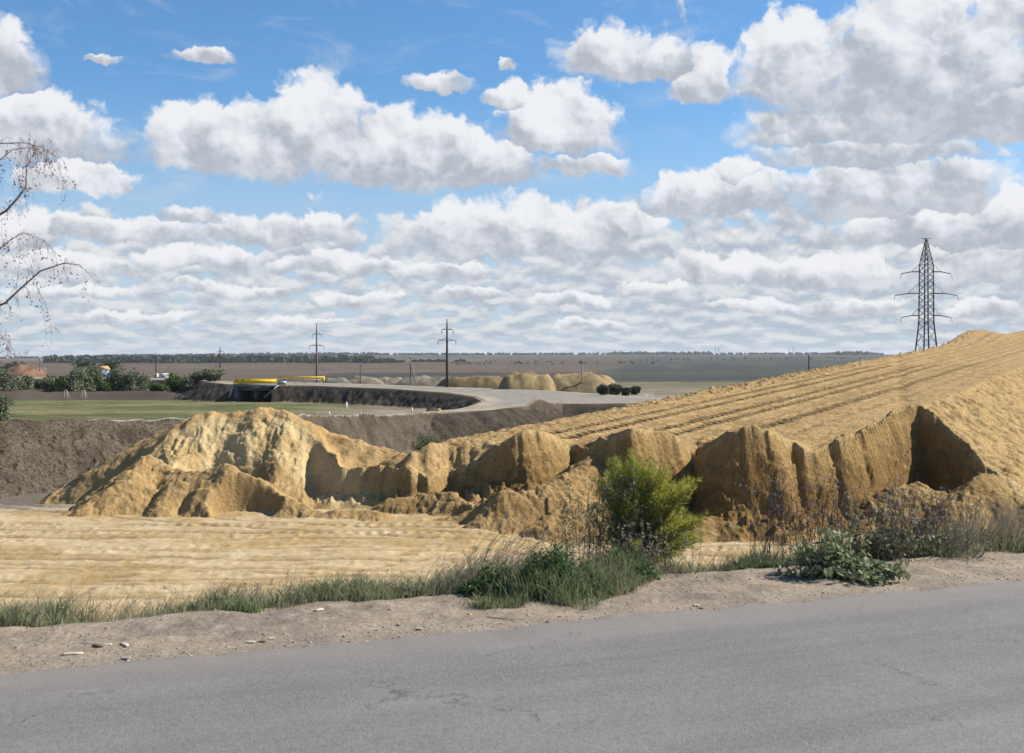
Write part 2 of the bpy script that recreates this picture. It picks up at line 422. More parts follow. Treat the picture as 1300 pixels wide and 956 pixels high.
def terrain(X, Y):
    """returns z and class: 0 verge, 1 sand floor, 2 embankment, 3 left mound, 4 dark bank, 5 field, 6 far land, 7 road embankment"""
    X = X.ravel(); Y = Y.ravel(); n = len(X)
    U = 650 + F*X/np.maximum(Y, 1.0)
    w = wroad(X, Y)
    z = np.zeros(n); cls = np.zeros(n, np.int8)
    # roadside slope down to the pit
    wob = fbm(X*0.6, Y*0.6, 3, 2)*0.25
    wc = 1.45 + wob*0.5 + 0.5*np.exp(-((X-0.6)/1.3)**2)*0 
    zn = -0.5*np.logaddexp(0, (w-wc)*6)/6
    zn = zn + np.where(w > 0, fbm(X*2.2, Y*2.2, 4, 3)*0.022*sst(w, 0, 0.6), 0)
    # pit floor
    floor = np.interp(U, [-400, 200, 600, 720, 880, 3000], [-4.4, -4.4, -4.45, -4.8, -5.15, -5.15])
    yw = Y+fbm(X*.07, Y*.12, 2, 26)*1.6; fr = fbm(X*0.30, yw*0.4, 4, 21)*0.10 + fbm(X*0.9, yw*1.2, 3, 22)*0.06 + fbm(X*2.3, Y*2.3, 3, 25)*0.04
    foot = np.interp(U, [-400, 100, 500, 3400], [-5.9, -5.9, -8.6, -9.0])
    mid = floor + (foot-floor)*sst(Y, 44, 58)
    floor_r = mid + .36*fr*(1-sst(Y, 60, 80))
    floor_r = floor_r + (fbm(X*.13, yw*1.6, 3, 27)*0.016+np.maximum(0, gn(X*2.3, Y*2.3, 28)-.35)*.06)*(1-sst(Y, 44, 60))
    for (c0, a1, a2) in ((38.6, .02, .004), (39.3, -.03, .002), (35.6, .08, -.003), (34.6, .02, .006), (32.6, -.06, .004), (31.0, .14, .010), (30.2, -.10, -.006), (29.6, .05, .02), (36.5, .45, .03), (33.5, .62, .05), (37.5, -.35, .012)):
        for k in (-.8, .8):
            floor_r -= 0.065*np.exp(-((Y-(c0+k+a1*X+a2*(X+8)**2))/.13)**2)
    # machine tracks pressed into the pit floor
    for (c0, sl, amp) in ((40.4, 0.035, 0.06), (36.9, 0.03, 0.03), (33.6, -0.05, 0.03), (31.0, 0.09, 0.025)):
        c = c0 + sl*X + gn(X*0.08, X*0+c0, 4)*0.9
        for k in (-0.9, 0.9):
            dd = np.abs(Y-c-k)
            m = np.exp(-(dd/0.26)**2)
            lug = (0.55 if c0 < 40 else 1.0)*np.sin(X*6.2832/0.42 + k*2)*sst(gn(X*.12, X*0+c0, 6), -.35, .1)
            floor_r += -amp*m + amp*0.55*lug*m + amp*0.6*np.exp(-((dd-0.42)/0.13)**2)
    zr = np.maximum(zn, floor_r)
    cls[:] = np.where(zn >= floor_r, 0, 1)
    z = zr
    # --- upper surfaces: strip, left mound
    W = acrossW(X, Y); T = alongT(X, Y)
    zP = plane(X, Y)
    # wheel ruts running along the strip
    ruts = np.zeros(n)
    inP = (W > W1-1) & (W < W0+1) & (Y > 35)
    i = np.where(inP)[0]
    Wi = W[i]+gn(T[i]*0.022, T[i]*0, 31)*0.3; Ti = T[i]; r = np.zeros(len(i))
    for k, (c, wd, a, pt) in enumerate(((-24.9, .36, .13, .64), (-23.4, .42, .19, .7), (-20.9, .46, .20, .72), (-19.6, .38, .15, .72), (-16.9, .44, .18, .7), (-14.8, .30, .05, .6))):
        m = np.exp(-((Wi-c)/wd)**2)
        r += m*(-a*0.5 + a*0.60*np.sin(Ti*6.2832/pt + 2.2*np.sign(Wi-c)*np.abs(Wi-c)/wd + k))
        r += a*0.30*np.exp(-((np.abs(Wi-c)-wd*1.5)/.18)**2)
    ruts[i] = r + fbm(W[i]*1.3, T[i]*0.35, 3, 33)*0.03 + fbm(X[i]*2.6, Y[i]*2.6, 3, 34, .6)*0.035 - 0.09*np.exp(-((W[i]+0.22*(T[i]-95)+20)/.5)**2)*(1+.5*np.sin(T[i]*9))
    zP = zP + ruts*sst(W, W1, W1+1)*(1-sst(W, W0-.6, W0))
    lum = fbm(X*1.3, Y*1.3, 4, 35)
    lumr = np.maximum(0, gn(X*1.6, Y*1.6, 36))**1.5
    zP = np.where(W < W1, zP-0.6*(W1-W), zP)
    zP = np.where(W > W0, zP-0.475*(W-W0), zP)
    # loose clods tipped along the far edge
    edge = np.exp(-((W-W1-0.4)/1.7)**2)
    zP = zP + edge*(0.05+(lumr*0.10+np.maximum(0, gn(X*1.9, Y*1.9, 39))*.22+np.maximum(0, gn(X*3.6, Y*3.6, 40))*.22)*(0.22+.78*sst(Y, 52, 85))+lum*0.10) + (W > W0)*(lum*0.15-ridged(X*.35+Y*.1, Y*.9, 3, 37)*.07+fbm(X*.5, Y*.5, 2, 38)*.15) 
    hx, hy = (1236-650)*168/F, 168.
    zP = zP + 1.55*np.exp(-(((X-hx)*.86-(Y-hy)*.511)/6)**2-(((X-hx)*.511+(Y-hy)*.86)/15)**2)
    zP = np.where(Y > 33, zP, -50)
    band = (Y > 38) & (Y < 66) & (U > 0) & (U < 760)
    zB = np.full(n, -99.0); i = np.where(band)[0]
    zB[i] = ridge(X[i], Y[i], SIL, 0.62, 0.5) + lum[i]*0.09 + blocky(X[i]*1.2, Y[i]*1.2, 54)*0.07
    top = np.maximum(zP, zB)
    # hump correction so the top meets the rim
    rimy = np.interp(U, US, RIMY); rimz = np.interp(U, US, RIMZ)
    rx = (US-650)*RIMY/F
    def top1d(x, y):
        p = plane(x, y); w_ = acrossW(x, y)
        p = np.where(w_ < W1, p-0.6*(W1-w_), p); p = np.where(w_ > W0, p-0.475*(w_-W0), p)
        return np.maximum(p, ridge(x, y, SIL, 0.62, 0.5))
    dz1 = RIMZ - np.maximum(top1d(rx, RIMY), -6)
    dz = np.interp(U, US, dz1)
    back = np.where(dz > 0, 1.5, 1.2)
    k = np.exp(-(np.maximum(Y-rimy, 0)/back)**2)
    top = top + dz*k
    # --- cut face in front of the rim
    zw = np.full(n, -99.0)
    i = np.where((Y > 33) & (Y <= rimy+0.01) & (U > 110) & (U < 1700))[0]
    xi, yi, ui = X[i], Y[i], U[i]
    ix0 = ((ui-US[0])/3.0).astype(int)
    steep = (1+.38*gn(xi*.45, yi*.25, 55))*np.interp(ui, [100, 385, 400, 440, 600, 700, 1130, 1260, 1400], [0.85, 0.85, 1.8, 2.4, 2.3, 2.5, 2.7, 2.2, 0.7])
    frac = np.interp(ui, [430, 480, 700, 860, 890, 1090, 1120], [.62, .62, .58, .62, .80, .78, .66])
    bd = np.full(len(i), 1e9); bz = np.full(len(i), -99.0)
    for o in range(-36, 37):
        j = np.clip(ix0+o, 0, len(US)-1)
        d = np.hypot(xi-RIMX[j], yi-RIMY[j])
        h = RIMZ[j]-mid[i]
        d1 = frac*h/steep
        zz = RIMZ[j] - steep*np.minimum(d, d1) - 0.62*np.maximum(d-d1, 0)
        better = zz > bz
        bz = np.where(better, zz, bz); bd = np.where(d < bd, d, bd)
    hgt = np.clip((bz-mid[i]), 0, 4)
    loc = sst(gn(xi*.35, yi*.35, 47), -.2, .4)
    stri = fbm(xi*1.3+bz*.35, bz*1.2, 4, 41, .6)*0.13*(0.5+0.9*loc) + (ridged(xi*.9+bz*.4, bz*2.6, 3, 45)-1.1)*0.050*(1.2-loc) + fbm(xi*3.4, bz*3.4, 4, 42, .6)*0.062
    stri = stri + blocky(xi*1.1, bz*1.5, 48)*0.30*sst(gn(xi*.5, bz*.6, 49), -.35, .3) + blocky(xi*2.6, bz*3.2, 50)*0.13
    stri = stri*np.interp(ui, [400, 460], [.62, 1.0])
    bz = bz + stri*sst(bd, 0.0, 0.5)*sst(hgt, 0, 0.5)
    # loose slipped sand at the foot
    bz = bz + (np.maximum(0, gn(xi*1.4, yi*1.4, 44))*0.35+np.maximum(0, gn(xi*4, yi*4, 46))**1.5*0.3)*sst(bd, 1.0, 2.2)*np.interp(ui, [500, 600], [0.0, 1.0])*sst(hgt, 0, .3)
    zw[i] = bz
    cut = np.zeros(n, bool); cut[i] = True
    behind = (Y > rimy) & (Y > 38)
    s = np.where(behind, top, np.where(cut, zw, -99))
    # front heaps
    i = np.where((Y > 36) & (Y < 50) & (U > -40) & (U < 1450))[0]
    hf = np.full(len(i), -99.0)
    for pts, sl in FRONT:
        hf = np.maximum(hf, ridge(X[i], Y[i], pts, sl, 0.35))
    rough = (fbm(X[i]*1.0, Y[i]*1.0, 5, 51, .5)*0.11 + np.maximum(0, gn(X[i]*4.2, Y[i]*4.2, 52))*0.09)*np.interp(U[i], [480, 560], [.85, 1.0]) + blocky(X[i]*1.4, Y[i]*1.4, 53)*0.10
    hf = hf + rough
    # two scoops taken out of the left heap
    for (u0, v0, y0, rad, dep) in ((312, 616, 43.1, 1.5, 1.2), (575, 642, 42.4, .8, .5)):
        c = at(u0, v0, y0); d = np.hypot(X[i]-c[0], (Y[i]-c[1])*1.2)/rad
        hf -= dep*(1-sst(d, 0.55, 1.0))
    s[i] = np.where(hf > s[i], hf, s[i])
    sand = s > zr
    isB = (U < 505) & (s > zr)
    cls = np.where(sand, np.where(isB, 3, 2), cls)
    z = np.maximum(z, s)
    # --- dark bank and the land beyond
    G, yb, zb = ground_far(X, Y, U)
    edgew = fbm(U/60, Y*0, 3, 61)*0.15
    zbk = np.where(Y < yb+edgew, zb-0.62*(yb+edgew-Y), G)
    zbk = np.maximum(zbk, -40)
    nearb = (Y > 50) & (Y < 260)
    bl = fbm(X*0.35, Y*0.35, 5, 62)*0.16 + np.maximum(0, gn(X*2.1, Y*2.1, 63)-.15)*0.30
    slope_on = np.where(Y < yb+edgew, sst(yb-Y, 0.0, 1.5), 0)
    zbk = zbk + bl*slope_on
    berm = np.exp(-((Y-yb-edgew-0.3)/0.8)**2)
    zbk = zbk + berm*(0.10+0.18*gn(X*0.7, Y*0.7, 64))
    # pile on the bank edge
    for (u0, y0, hh, rr) in ((682, 155, .75, 4.5), (455, 119, .4, 2.5)):
        zbk = zbk + hh*np.exp(-(((X-(u0-650)*y0/F)/rr)**2+((Y-y0)/2.0)**2))
    fieldrough = fbm(X*0.15, Y*0.15, 3, 65)*0.12*sst(Y, 60, 90) + fbm(X*0.012, Y*0.008, 3, 66)*1.2*sst(Y, 500, 1500)
    zbk = zbk + np.where(Y > yb+edgew, fieldrough, 0)
    c2 = np.where(Y < yb+edgew, 4, np.where(Y < 290, 5, 6))
    up = (zbk > z) | (Y > yb+1)
    up &= (Y > 50)
    keep = (cls == 2) & (s > zbk)           # embankment stays above the valley
    up &= ~keep
    cls = np.where(up, c2, cls); z = np.where(up, zbk, z)
    # --- the looping road on its plateau
    i = np.where((Y > 112) & (Y < 460) & (U < 1000))[0]
    sd_ = sdist(X[i], Y[i], RPOLY)
    sd_n = sd_ - 0.8 - gn(X[i]*.15, Y[i]*.15, 71)*0.8
    pl = ROAD_Z - 0.06 - 0.62*np.maximum(sd_n, 0) + (fbm(X[i]*.6, Y[i]*.6, 3, 72)*0.35+0.2*gn(X[i]*.22-Y[i]*.1, Y[i]*0.05, 73))*sst(sd_n, 0.5, 2)
    g = z[i]
    zz = np.where(sd_ < 0.6, ROAD_Z-0.06, np.maximum(g, pl))
    # the bridge opening
    br = (U[i] > 300) & (U[i] < 345) & (Y[i] > 255) & (Y[i] < 286)
    zz = np.where(br, np.minimum(g, ROAD_Z-2.6), zz)
    ch = (zz > g+0.02)
    cc = cls[i]; cc = np.where(ch & (sd_ > 0.6), 7, cc); cls[i] = cc; z[i] = zz
    return z, cls

# rows and columns: fine where the picture looks, coarse outside
def _cols():
    c = np.arange(-60, 1361, 1.35)/1.0
    inner = (c-650)/F
    st = 1.35/F; left = []; x = inner[-1]
    while x < 2.6:
        st *= 1.12; x += st; left.append(x)
    left = np.array(left)
    x = inner[0]; st = 1.35/F; r = []
    while x > -2.6:
        st *= 1.12; x -= st; r.append(x)
    return np.concatenate([np.array(r)[::-1], inner, left])
def _rows():
    y = [3.2]
    while y[-1] < 14000:
        v = y[-1]
        if v < 12: s_ = 0.03
        elif v < 28: s_ = 0.10
        elif v < 36: s_ = 0.08
        elif v < 56: s_ = 0.05
        elif v < 105: s_ = 0.085
        elif v < 330: s_ = v*0.0035
        else: s_ = v*0.02
        y.append(v+s_)
    return np.array(y)
CS, RS = _cols(), _rows()
NC, NR = len(CS), len(RS)
GYY = np.repeat(RS[:, None], NC, 1)
A0 = np.interp(RS, [0, 30, 60, 14000], [4.0, 3.0, 0, 0])          # the fan starts behind the camera
GXX = CS[None, :]*(GYY + A0[:, None])
ZZ, CL = terrain(GXX, GYY)
ZZ = ZZ.reshape(NR, NC); CL = CL.reshape(NR, NC)
UU = 650 + F*GXX/GYY; VV = vpx(ZZ, GYY)
# ------------------------------------------------------------------ materials
def mat_new(name, rough=0.9, spec=0.2):
    m = bpy.data.materials.new(name); m.use_nodes = True
    N = NT(m.node_tree); b = m.node_tree.nodes['Principled BSDF']
    b.inputs['Roughness'].default_value = rough; b.inputs['Specular IOR Level'].default_value = spec
    return m, N, b
def soil_mat(name, scale=14.0, var=0.35, bump=0.012, bscale=9.0, rough=0.95, fleck=None, clod=0.0):
    m, N, b = mat_new(name, rough, 0.12)
    at_ = N.new('ShaderNodeAttribute', attribute_name='albedo')
    tc = N.new('ShaderNodeTexCoord'); P = E(N, tc.outputs['Object'])
    n1 = N.noise(P, scale, 6.0, 0.62); n2 = N.noise(P, scale*0.13, 4.0, 0.55)
    f = N.ss(n1, 0.25, 0.75, 1-var, 1+var*0.8)*N.ss(n2, 0.25, 0.75, 1-var*0.55, 1+var*0.45)
    c = N.vm('SCALE', E(N, at_.outputs['Color']), sc=f)
    if fleck:
        v = N.new('ShaderNodeTexVoronoi'); N.put(v.inputs['Vector'], P); v.inputs['Scale'].default_value = fleck[1]
        g = N.ss(E(N, v.outputs['Distance']), 0.10, 0.18, 1.0, 0.0)*N.ss(N.noise(P, fleck[1]*0.21, 2.0), 0.5, 0.62)
        c = N.mix(g*0.7, c, fleck[0])
    N.put(b.inputs['Base Color'], c)
    bp = N.new('ShaderNodeBump'); bp.inputs['Strength'].default_value = 1.0; bp.inputs['Distance'].default_value = bump
    h = N.noise(P, bscale, 8.0, 0.62)
    if clod: h = h + N.ss(N.noise(P, bscale*1.7, 4.0, 0.6), 0.52, 0.75)*clod
    N.put(bp.inputs['Height'], h); N.put(b.inputs['Normal'], E(N, bp.outputs[0]))
    return m
def flat_mat(name, col, rough=0.7, var=0.18, scale=6.0, metal=0.0, spec=0.3, bump=0.0):
    m, N, b = mat_new(name, rough, spec)
    tc = N.new('ShaderNodeTexCoord'); P = E(N, tc.outputs['Object'])
    n = N.noise(P, scale, 5.0, 0.6)
    N.put(b.inputs['Base Color'], N.vm('SCALE', N.xyz(*col), sc=N.ss(n, 0.25, 0.75, 1-var, 1+var)))
    b.inputs['Metallic'].default_value = metal
    if bump:
        bp = N.new('ShaderNodeBump'); bp.inputs['Distance'].default_value = bump
        N.put(bp.inputs['Height'], n); N.put(b.inputs['Normal'], E(N, bp.outputs[0]))
    return m

M_SAND = soil_mat('sand', 11.0, 0.24, 0.055, 6.0, clod=0.6)
M_MOUND = soil_mat('fine_sand', 9.0, 0.16, 0.045, 7.0, clod=0.35)
M_FLOOR = soil_mat('pit_sand', 9.0, 0.15, 0.018, 8.0, clod=0.25)
M_SOIL = soil_mat('dark_soil', 6.0, 0.40, 0.14, 4.0, clod=0.8, fleck=((0.20, 0.175, 0.15), 3.2))
M_VERGE = soil_mat('verge_dirt', 26.0, 0.26, 0.012, 34.0, fleck=((0.40, 0.36, 0.31), 22.0))
M_FIELD = soil_mat('field_ground', 1.6, 0.40, 0.10, 2.0)
M_FAR = soil_mat('far_ground', 0.05, 0.28, 0.0, 0.2)

# ------------------------------------------------------------------ what the ground is made of (albedo per vertex)
def lerp(a, b, t): return a*(1-t[..., None])+b*t[..., None]
def C(*c): return np.array(c, float)
x_, y_, z_, u_, v_, c_ = GXX.ravel(), GYY.ravel(), ZZ.ravel(), UU.ravel(), VV.ravel(), CL.ravel()
ALB = np.zeros((len(x_), 3))
# verge
i = c_ == 0
n = fbm(x_[i]*1.1, y_[i]*1.1, 4, 101); n2 = fbm(x_[i]*5, y_[i]*5, 3, 102)
a = lerp(C(.238, .190, .138)*np.ones((i.sum(), 1)), C(.165, .132, .108), sst(n, 0.0, 0.8)*.75)
a = lerp(a, C(.29, .245, .20), sst(n2, .25, .8)*.6)
w_ = wroad(x_[i], y_[i])
a = lerp(a, C(.17, .15, .135), (1-sst(w_, 0.0, .35))*.5)
a = lerp(a, C(.16, .12, .075), sst(w_, 1.25, 2.0)*.9)
ALB[i] = a
# pit floor
i = c_ == 1
yw = y_[i]+fbm(x_[i]*.07, y_[i]*.12, 2, 26)*1.6; n = fbm(x_[i]*0.22, yw*0.28, 5, 111, .6); n2 = fbm(x_[i]*1.0, yw*.9, 5, 112, .6)
a = lerp(C(.385, .290, .165)*np.ones((i.sum(), 1)), C(.30, .205, .092), sst(n+.15*sst(y_[i], 30, 42), 0.0, 0.6)*.85)
a = lerp(a, C(.44, .355, .23), sst(n2, .1, .8)*.45)
n3 = fbm(x_[i]*.5, yw*1.3, 4, 27)
a = lerp(a, C(.29, .19, .08), sst(-n3, .1, .7)*.5*np.interp(y_[i], [29, 36], [.35, 1]))
for (c0, a1, a2) in ((38.6, .02, .004), (39.3, -.03, .002), (35.6, .08, -.003), (34.6, .02, .006), (32.6, -.06, .004), (31.0, .14, .010), (30.2, -.10, -.006), (29.6, .05, .02), (36.5, .45, .03), (33.5, .62, .05), (37.5, -.35, .012)):
    for k in (-.8, .8):
        a = lerp(a, C(.25, .165, .07), .72*np.exp(-((y_[i]-(c0+k+a1*x_[i]+a2*(x_[i]+8)**2))/.15)**2)*sst(fbm(x_[i]*.5, y_[i]*0+c0, 2, 7), -.6, .1))
dark = sst(y_[i], 42.6, 46.5)*(1-sst(u_[i], 60, 300)*0)
a = lerp(a, lerp(C(.15, .125, .098)*np.ones((i.sum(), 1)), C(.29, .25, .185), sst(gn(x_[i]*.05, y_[i]*.9-x_[i]*.12, 77), -.1, .3)*(u_[i] < 110)), dark*sst(u_[i]-190, 0, -90))
a = lerp(a, C(.12, .096, .074), sst(y_[i]-np.where(u_[i] > 160, 8, 0), 48.5+fbm(x_[i]*.3, y_[i]*.3, 2, 9)*1.5, 52))
ALB[i] = a
# embankment and heap
i = (c_ == 2) | (c_ == 3)
X_, Y_, Z_, U_ = x_[i], y_[i], z_[i], u_[i]
ry = np.interp(U_, US, RIMY); rz = np.interp(U_, US, RIMZ)
n = fbm(X_*0.5, Y_*0.5, 4, 121); n2 = fbm(X_*2.3, Y_*2.3, 3, 122)
one = np.ones((len(X_), 1))
topc = lerp(C(.335, .222, .096)*one, C(.245, .152, .058), sst(n, -.1, .7)*.7)
topc = lerp(topc, C(.42, .30, .145), sst(n2, .2, .9)*.4)
W = acrossW(X_, Y_)
Tw = alongT(X_, Y_); Wt = W+gn(Tw*0.022, Tw*0, 31)*0.3
trk = np.zeros(len(W))
for c in (-24.7, -23.5, -21.3, -19.9, -17.9, -16.2): trk = np.maximum(trk, np.exp(-((Wt-c)/.42)**2))
lugc = np.zeros(len(W))
for k_, (c, wd, pt) in enumerate(((-24.9, .36, .64), (-23.4, .42, .7), (-20.9, .46, .72), (-19.6, .38, .72), (-16.9, .44, .7))):
    lugc = np.maximum(lugc, np.exp(-((Wt-c)/(wd*1.1))**2)*(.5-.5*np.sin(Tw*6.2832/pt + 2.2*np.sign(Wt-c)*np.abs(Wt-c)/wd + k_)))
topc = lerp(topc, C(.215, .140, .058), np.clip(trk*.55+lugc*.75, 0, .95)*sst(n2+n, -.8, .1)*(W < W0))
topc = lerp(topc, C(.23, .155, .070), np.exp(-((W-W1)/1.2)**2)*sst(n2, -.2, .4)*.7)
topc = lerp(topc, lerp(C(.345, .232, .098)*one, C(.24, .158, .07), sst(n2+n*.6, -.1, .8)*.6), sst(W, W0, W0+1.5))
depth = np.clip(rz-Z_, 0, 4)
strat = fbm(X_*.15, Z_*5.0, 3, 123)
wall = lerp(C(.262, .168, .066)*one, C(.180, .106, .036), sst(depth+strat*.5, .4, 2.0))  # damp strata; lower part also darkened to deepen the shade of the faces
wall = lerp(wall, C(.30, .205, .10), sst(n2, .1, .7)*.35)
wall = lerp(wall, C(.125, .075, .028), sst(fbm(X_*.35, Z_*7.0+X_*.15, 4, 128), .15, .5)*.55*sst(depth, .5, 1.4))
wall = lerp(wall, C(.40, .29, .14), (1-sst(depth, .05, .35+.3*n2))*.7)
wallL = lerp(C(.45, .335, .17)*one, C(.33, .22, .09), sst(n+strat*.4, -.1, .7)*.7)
wall = lerp(wallL, wall, sst(U_, 420, 520))
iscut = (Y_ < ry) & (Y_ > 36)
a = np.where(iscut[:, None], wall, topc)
# the lower heaps: darker, damper sand
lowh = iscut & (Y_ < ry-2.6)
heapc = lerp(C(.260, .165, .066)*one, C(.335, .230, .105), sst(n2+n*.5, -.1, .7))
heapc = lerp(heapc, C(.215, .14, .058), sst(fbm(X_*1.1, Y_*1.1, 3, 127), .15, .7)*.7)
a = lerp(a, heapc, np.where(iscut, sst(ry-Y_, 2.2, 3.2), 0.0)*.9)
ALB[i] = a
# dark bank
i = (c_ == 4) | (c_ == 7)
n = fbm(x_[i]*.5, y_[i]*.5, 4, 131); n2 = fbm(x_[i]*.1, y_[i]*.1, 3, 132)
a = lerp(C(.100, .078, .055)*np.ones((i.sum(), 1)), C(.066, .050, .035), sst(n, -.1, .6))
a = lerp(a, C(.13, .105, .082), sst(n2, .1, .8)*.6)
ALB[i] = a
i = c_ == 7
ALB[i] *= .62
ALB[i] = lerp(ALB[i], C(.20, .15, .085), (sst(u_[i], 830, 860)))
# field
i = (c_ == 5)
X_, Y_, U_, V_ = x_[i], y_[i], u_[i], v_[i]
n = fbm(X_*.05, Y_*.03, 4, 141); n2 = fbm(X_*.01, Y_*.05, 3, 142)
grass = lerp(C(.088, .094, .034)*np.ones((i.sum(), 1)), C(.155, .135, .062), sst(n+n2, -.3, .5))
grass = lerp(grass, C(.06, .072, .026), sst(fbm(X_*.1, Y_*.02, 3, 143), .15, .6)*.7)
g_amt = 1-sst(U_+(V_-515)*6, 380, 520)
g_amt = np.where(U_ < 0, 1, g_amt)
soil = lerp(C(.155, .125, .085)*np.ones((i.sum(), 1)), C(.21, .175, .12), sst(n, -.2, .4))
a = lerp(soil, grass, g_amt)
yb = np.interp(U_, BANK[:, 0], BANK[:, 1])
a = lerp(C(.25, .215, .165)*np.ones((i.sum(), 1)), a, np.maximum(sst(Y_-yb, 1.5, 3.0), 1-sst(U_, 95, 120)))
pale = sst(U_, 560, 640)*(1-sst(Y_-yb, 30, 60))
a = lerp(a, C(.25, .215, .16), pale*.9*(U_ < 830))
dry = sst(V_+fbm(X_*.03, Y_*.03, 2, 144)*2, 513.5, 510)*sst(U_, 300, 360)*(U_ < 560)
a = lerp(a, C(.20, .165, .10), dry*.8)
ALB[i] = a
# far land
i = (c_ == 6)
X_, Y_, U_, V_ = x_[i], y_[i], u_[i], v_[i]
one = np.ones((i.sum(), 1))
n = fbm(X_*.004, Y_*.002, 4, 151); n2 = fbm(X_*.03, Y_*.02, 3, 152)
wv_ = fbm(U_/90, Y_*0, 3, 153)*1.3
VW = V_+wv_
plough = C(.094, .070, .048); cloud_shade = C(.052, .043, .040); forest = C(.030, .040, .027); pale = C(.135, .115, .082); green = C(.058, .066, .04)
a = one*plough
a = lerp(a, C(.12, .095, .07), sst(n, 0, .5)*.5)
a = lerp(a, cloud_shade, sst(VW, 472.5, 474)*(1-sst(VW, 484, 486))*sst(U_, 395, 430)*(U_ < 1200))  # band of cloud shadow painted into the field colour
a = lerp(a, C(.10, .075, .06), sst(VW, 478, 479)*(1-sst(VW, 480.5, 481.5))*sst(U_, 560, 600)*.8)
a = lerp(a, plough*.85, (1-sst(VW, 463, 465))*(U_ < 800))
a = lerp(a, C(.115, .10, .062), sst(VW, 455, 456)*(1-sst(VW, 458, 459.5))*(U_ < 620)*.8)
a = lerp(a, green, (1-sst(VW, 453.5, 454.5))*.8)
# scrubby darker hillside on the right
rh = sst(U_+ (V_-452)*2.0, 790, 830)
hill = lerp(C(.050, .054, .040)*one, C(.040, .042, .044), sst(n+n2*.4, -.2, .4))
hill = lerp(hill, C(.085, .082, .056), sst(fbm(U_/40, V_*.5, 4, 154), .0, .6)*.5*(1-sst(V_, 464, 474)))
hill = lerp(hill, C(.034, .040, .034), sst(fbm(U_/16, V_*.7, 4, 156), .05, .45)*.7)
a = lerp(a, hill, rh*(1-sst(VW, 481, 483)))
near = sst(VW, 484.5, 486.5)
ng = lerp(C(.125, .115, .062)*one, C(.165, .135, .088), sst(fbm(X_*.02, Y_*.01, 3, 155), -.2, .4))
a = lerp(a, ng, near)
a = lerp(a, C(.085, .066, .050), (V_ > 495.5)*(U_ < 296)*(Y_ < 330)*1.0)
a = lerp(a, C(.10, .085, .075)*1.0, near*(U_ > 420)*(U_ < 640)*(n2 > 0)*.5)
a = lerp(a, C(.17, .115, .075), (U_ < 60)*(V_ > 466)*(V_ < 486)*.7)
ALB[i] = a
ALB = np.clip(ALB, .005, .9)

# ------------------------------------------------------------------ the sheet is cut into the pieces of the place
idx = np.arange(NR*NC).reshape(NR, NC)
Q = np.stack([idx[:-1, :-1], idx[:-1, 1:], idx[1:, 1:], idx[1:, :-1]], -1).reshape(-1, 4)
fc = CL[:-1, :-1].ravel()
PTS = np.c_[x_, y_, z_]

def piece(name, classes, mat):
    q = Q[np.isin(fc, classes)]
    used, inv = np.unique(q, return_inverse=True)
    return mesh_np(name, PTS[used], inv.reshape(-1, 4).astype(np.int32), mat, attrs={'albedo': ALB[used]}, smooth=True)
tag(piece('verge', [0], M_VERGE), kind='structure')
tag(piece('pit_floor', [1], M_FLOOR), kind='structure')
tag(piece('embankment', [2], M_SAND), kind='structure')
tag(piece('sand_mound', [3], M_MOUND), 'large pale sand mound with a dug-out hollow, left of the ramp', 'sand mound')
tag(piece('soil_bank', [4], M_SOIL), kind='structure')
tag(piece('road_bank', [7], M_SOIL), kind='structure')
tag(piece('field', [5], M_FIELD), kind='structure')
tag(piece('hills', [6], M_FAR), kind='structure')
def haze():
    m = bpy.data.materials.new('haze'); m.use_nodes = True; t = m.node_tree; t.nodes.clear()
    v = t.nodes.new('ShaderNodeVolumePrincipled'); o = t.nodes.new('ShaderNodeOutputMaterial')
    v.inputs['Density'].default_value = 4.0e-5; v.inputs['Color'].default_value = (.86, .89, .94, 1)
    v.inputs['Anisotropy'].default_value = 0.2
    t.links.new(v.outputs[0], o.inputs['Volume'])
    b = MB(); b.box((0, 6900, -10), (80000, 14800, 110))
    tag(b.build('haze', m), 'thin pale air haze over the whole valley', 'haze', kind='stuff')
haze()

def ground_at(u, Y):
    """height of the built ground under column u at distance Y"""
    X = (u-650)*Y/F
    return gz(X, Y)
def gz(X, Y):
    X = np.atleast_1d(np.asarray(X, float)); Y = np.atleast_1d(np.asarray(Y, float))
    r = np.clip(np.searchsorted(RS, Y)-1, 0, NR-2)
    A = np.interp(Y, [0, 30, 60, 14000], [4.0, 3.0, 0, 0])
    s = X/(Y+A); c = np.clip(np.searchsorted(CS, s)-1, 0, NC-2)
    ty = np.clip((Y-RS[r])/(RS[r+1]-RS[r]), 0, 1); tx = np.clip((s-CS[c])/(CS[c+1]-CS[c]), 0, 1)
    z = (ZZ[r, c]*(1-tx)+ZZ[r, c+1]*tx)*(1-ty)+(ZZ[r+1, c]*(1-tx)+ZZ[r+1, c+1]*tx)*ty
    return z if len(z) > 1 else float(z[0])

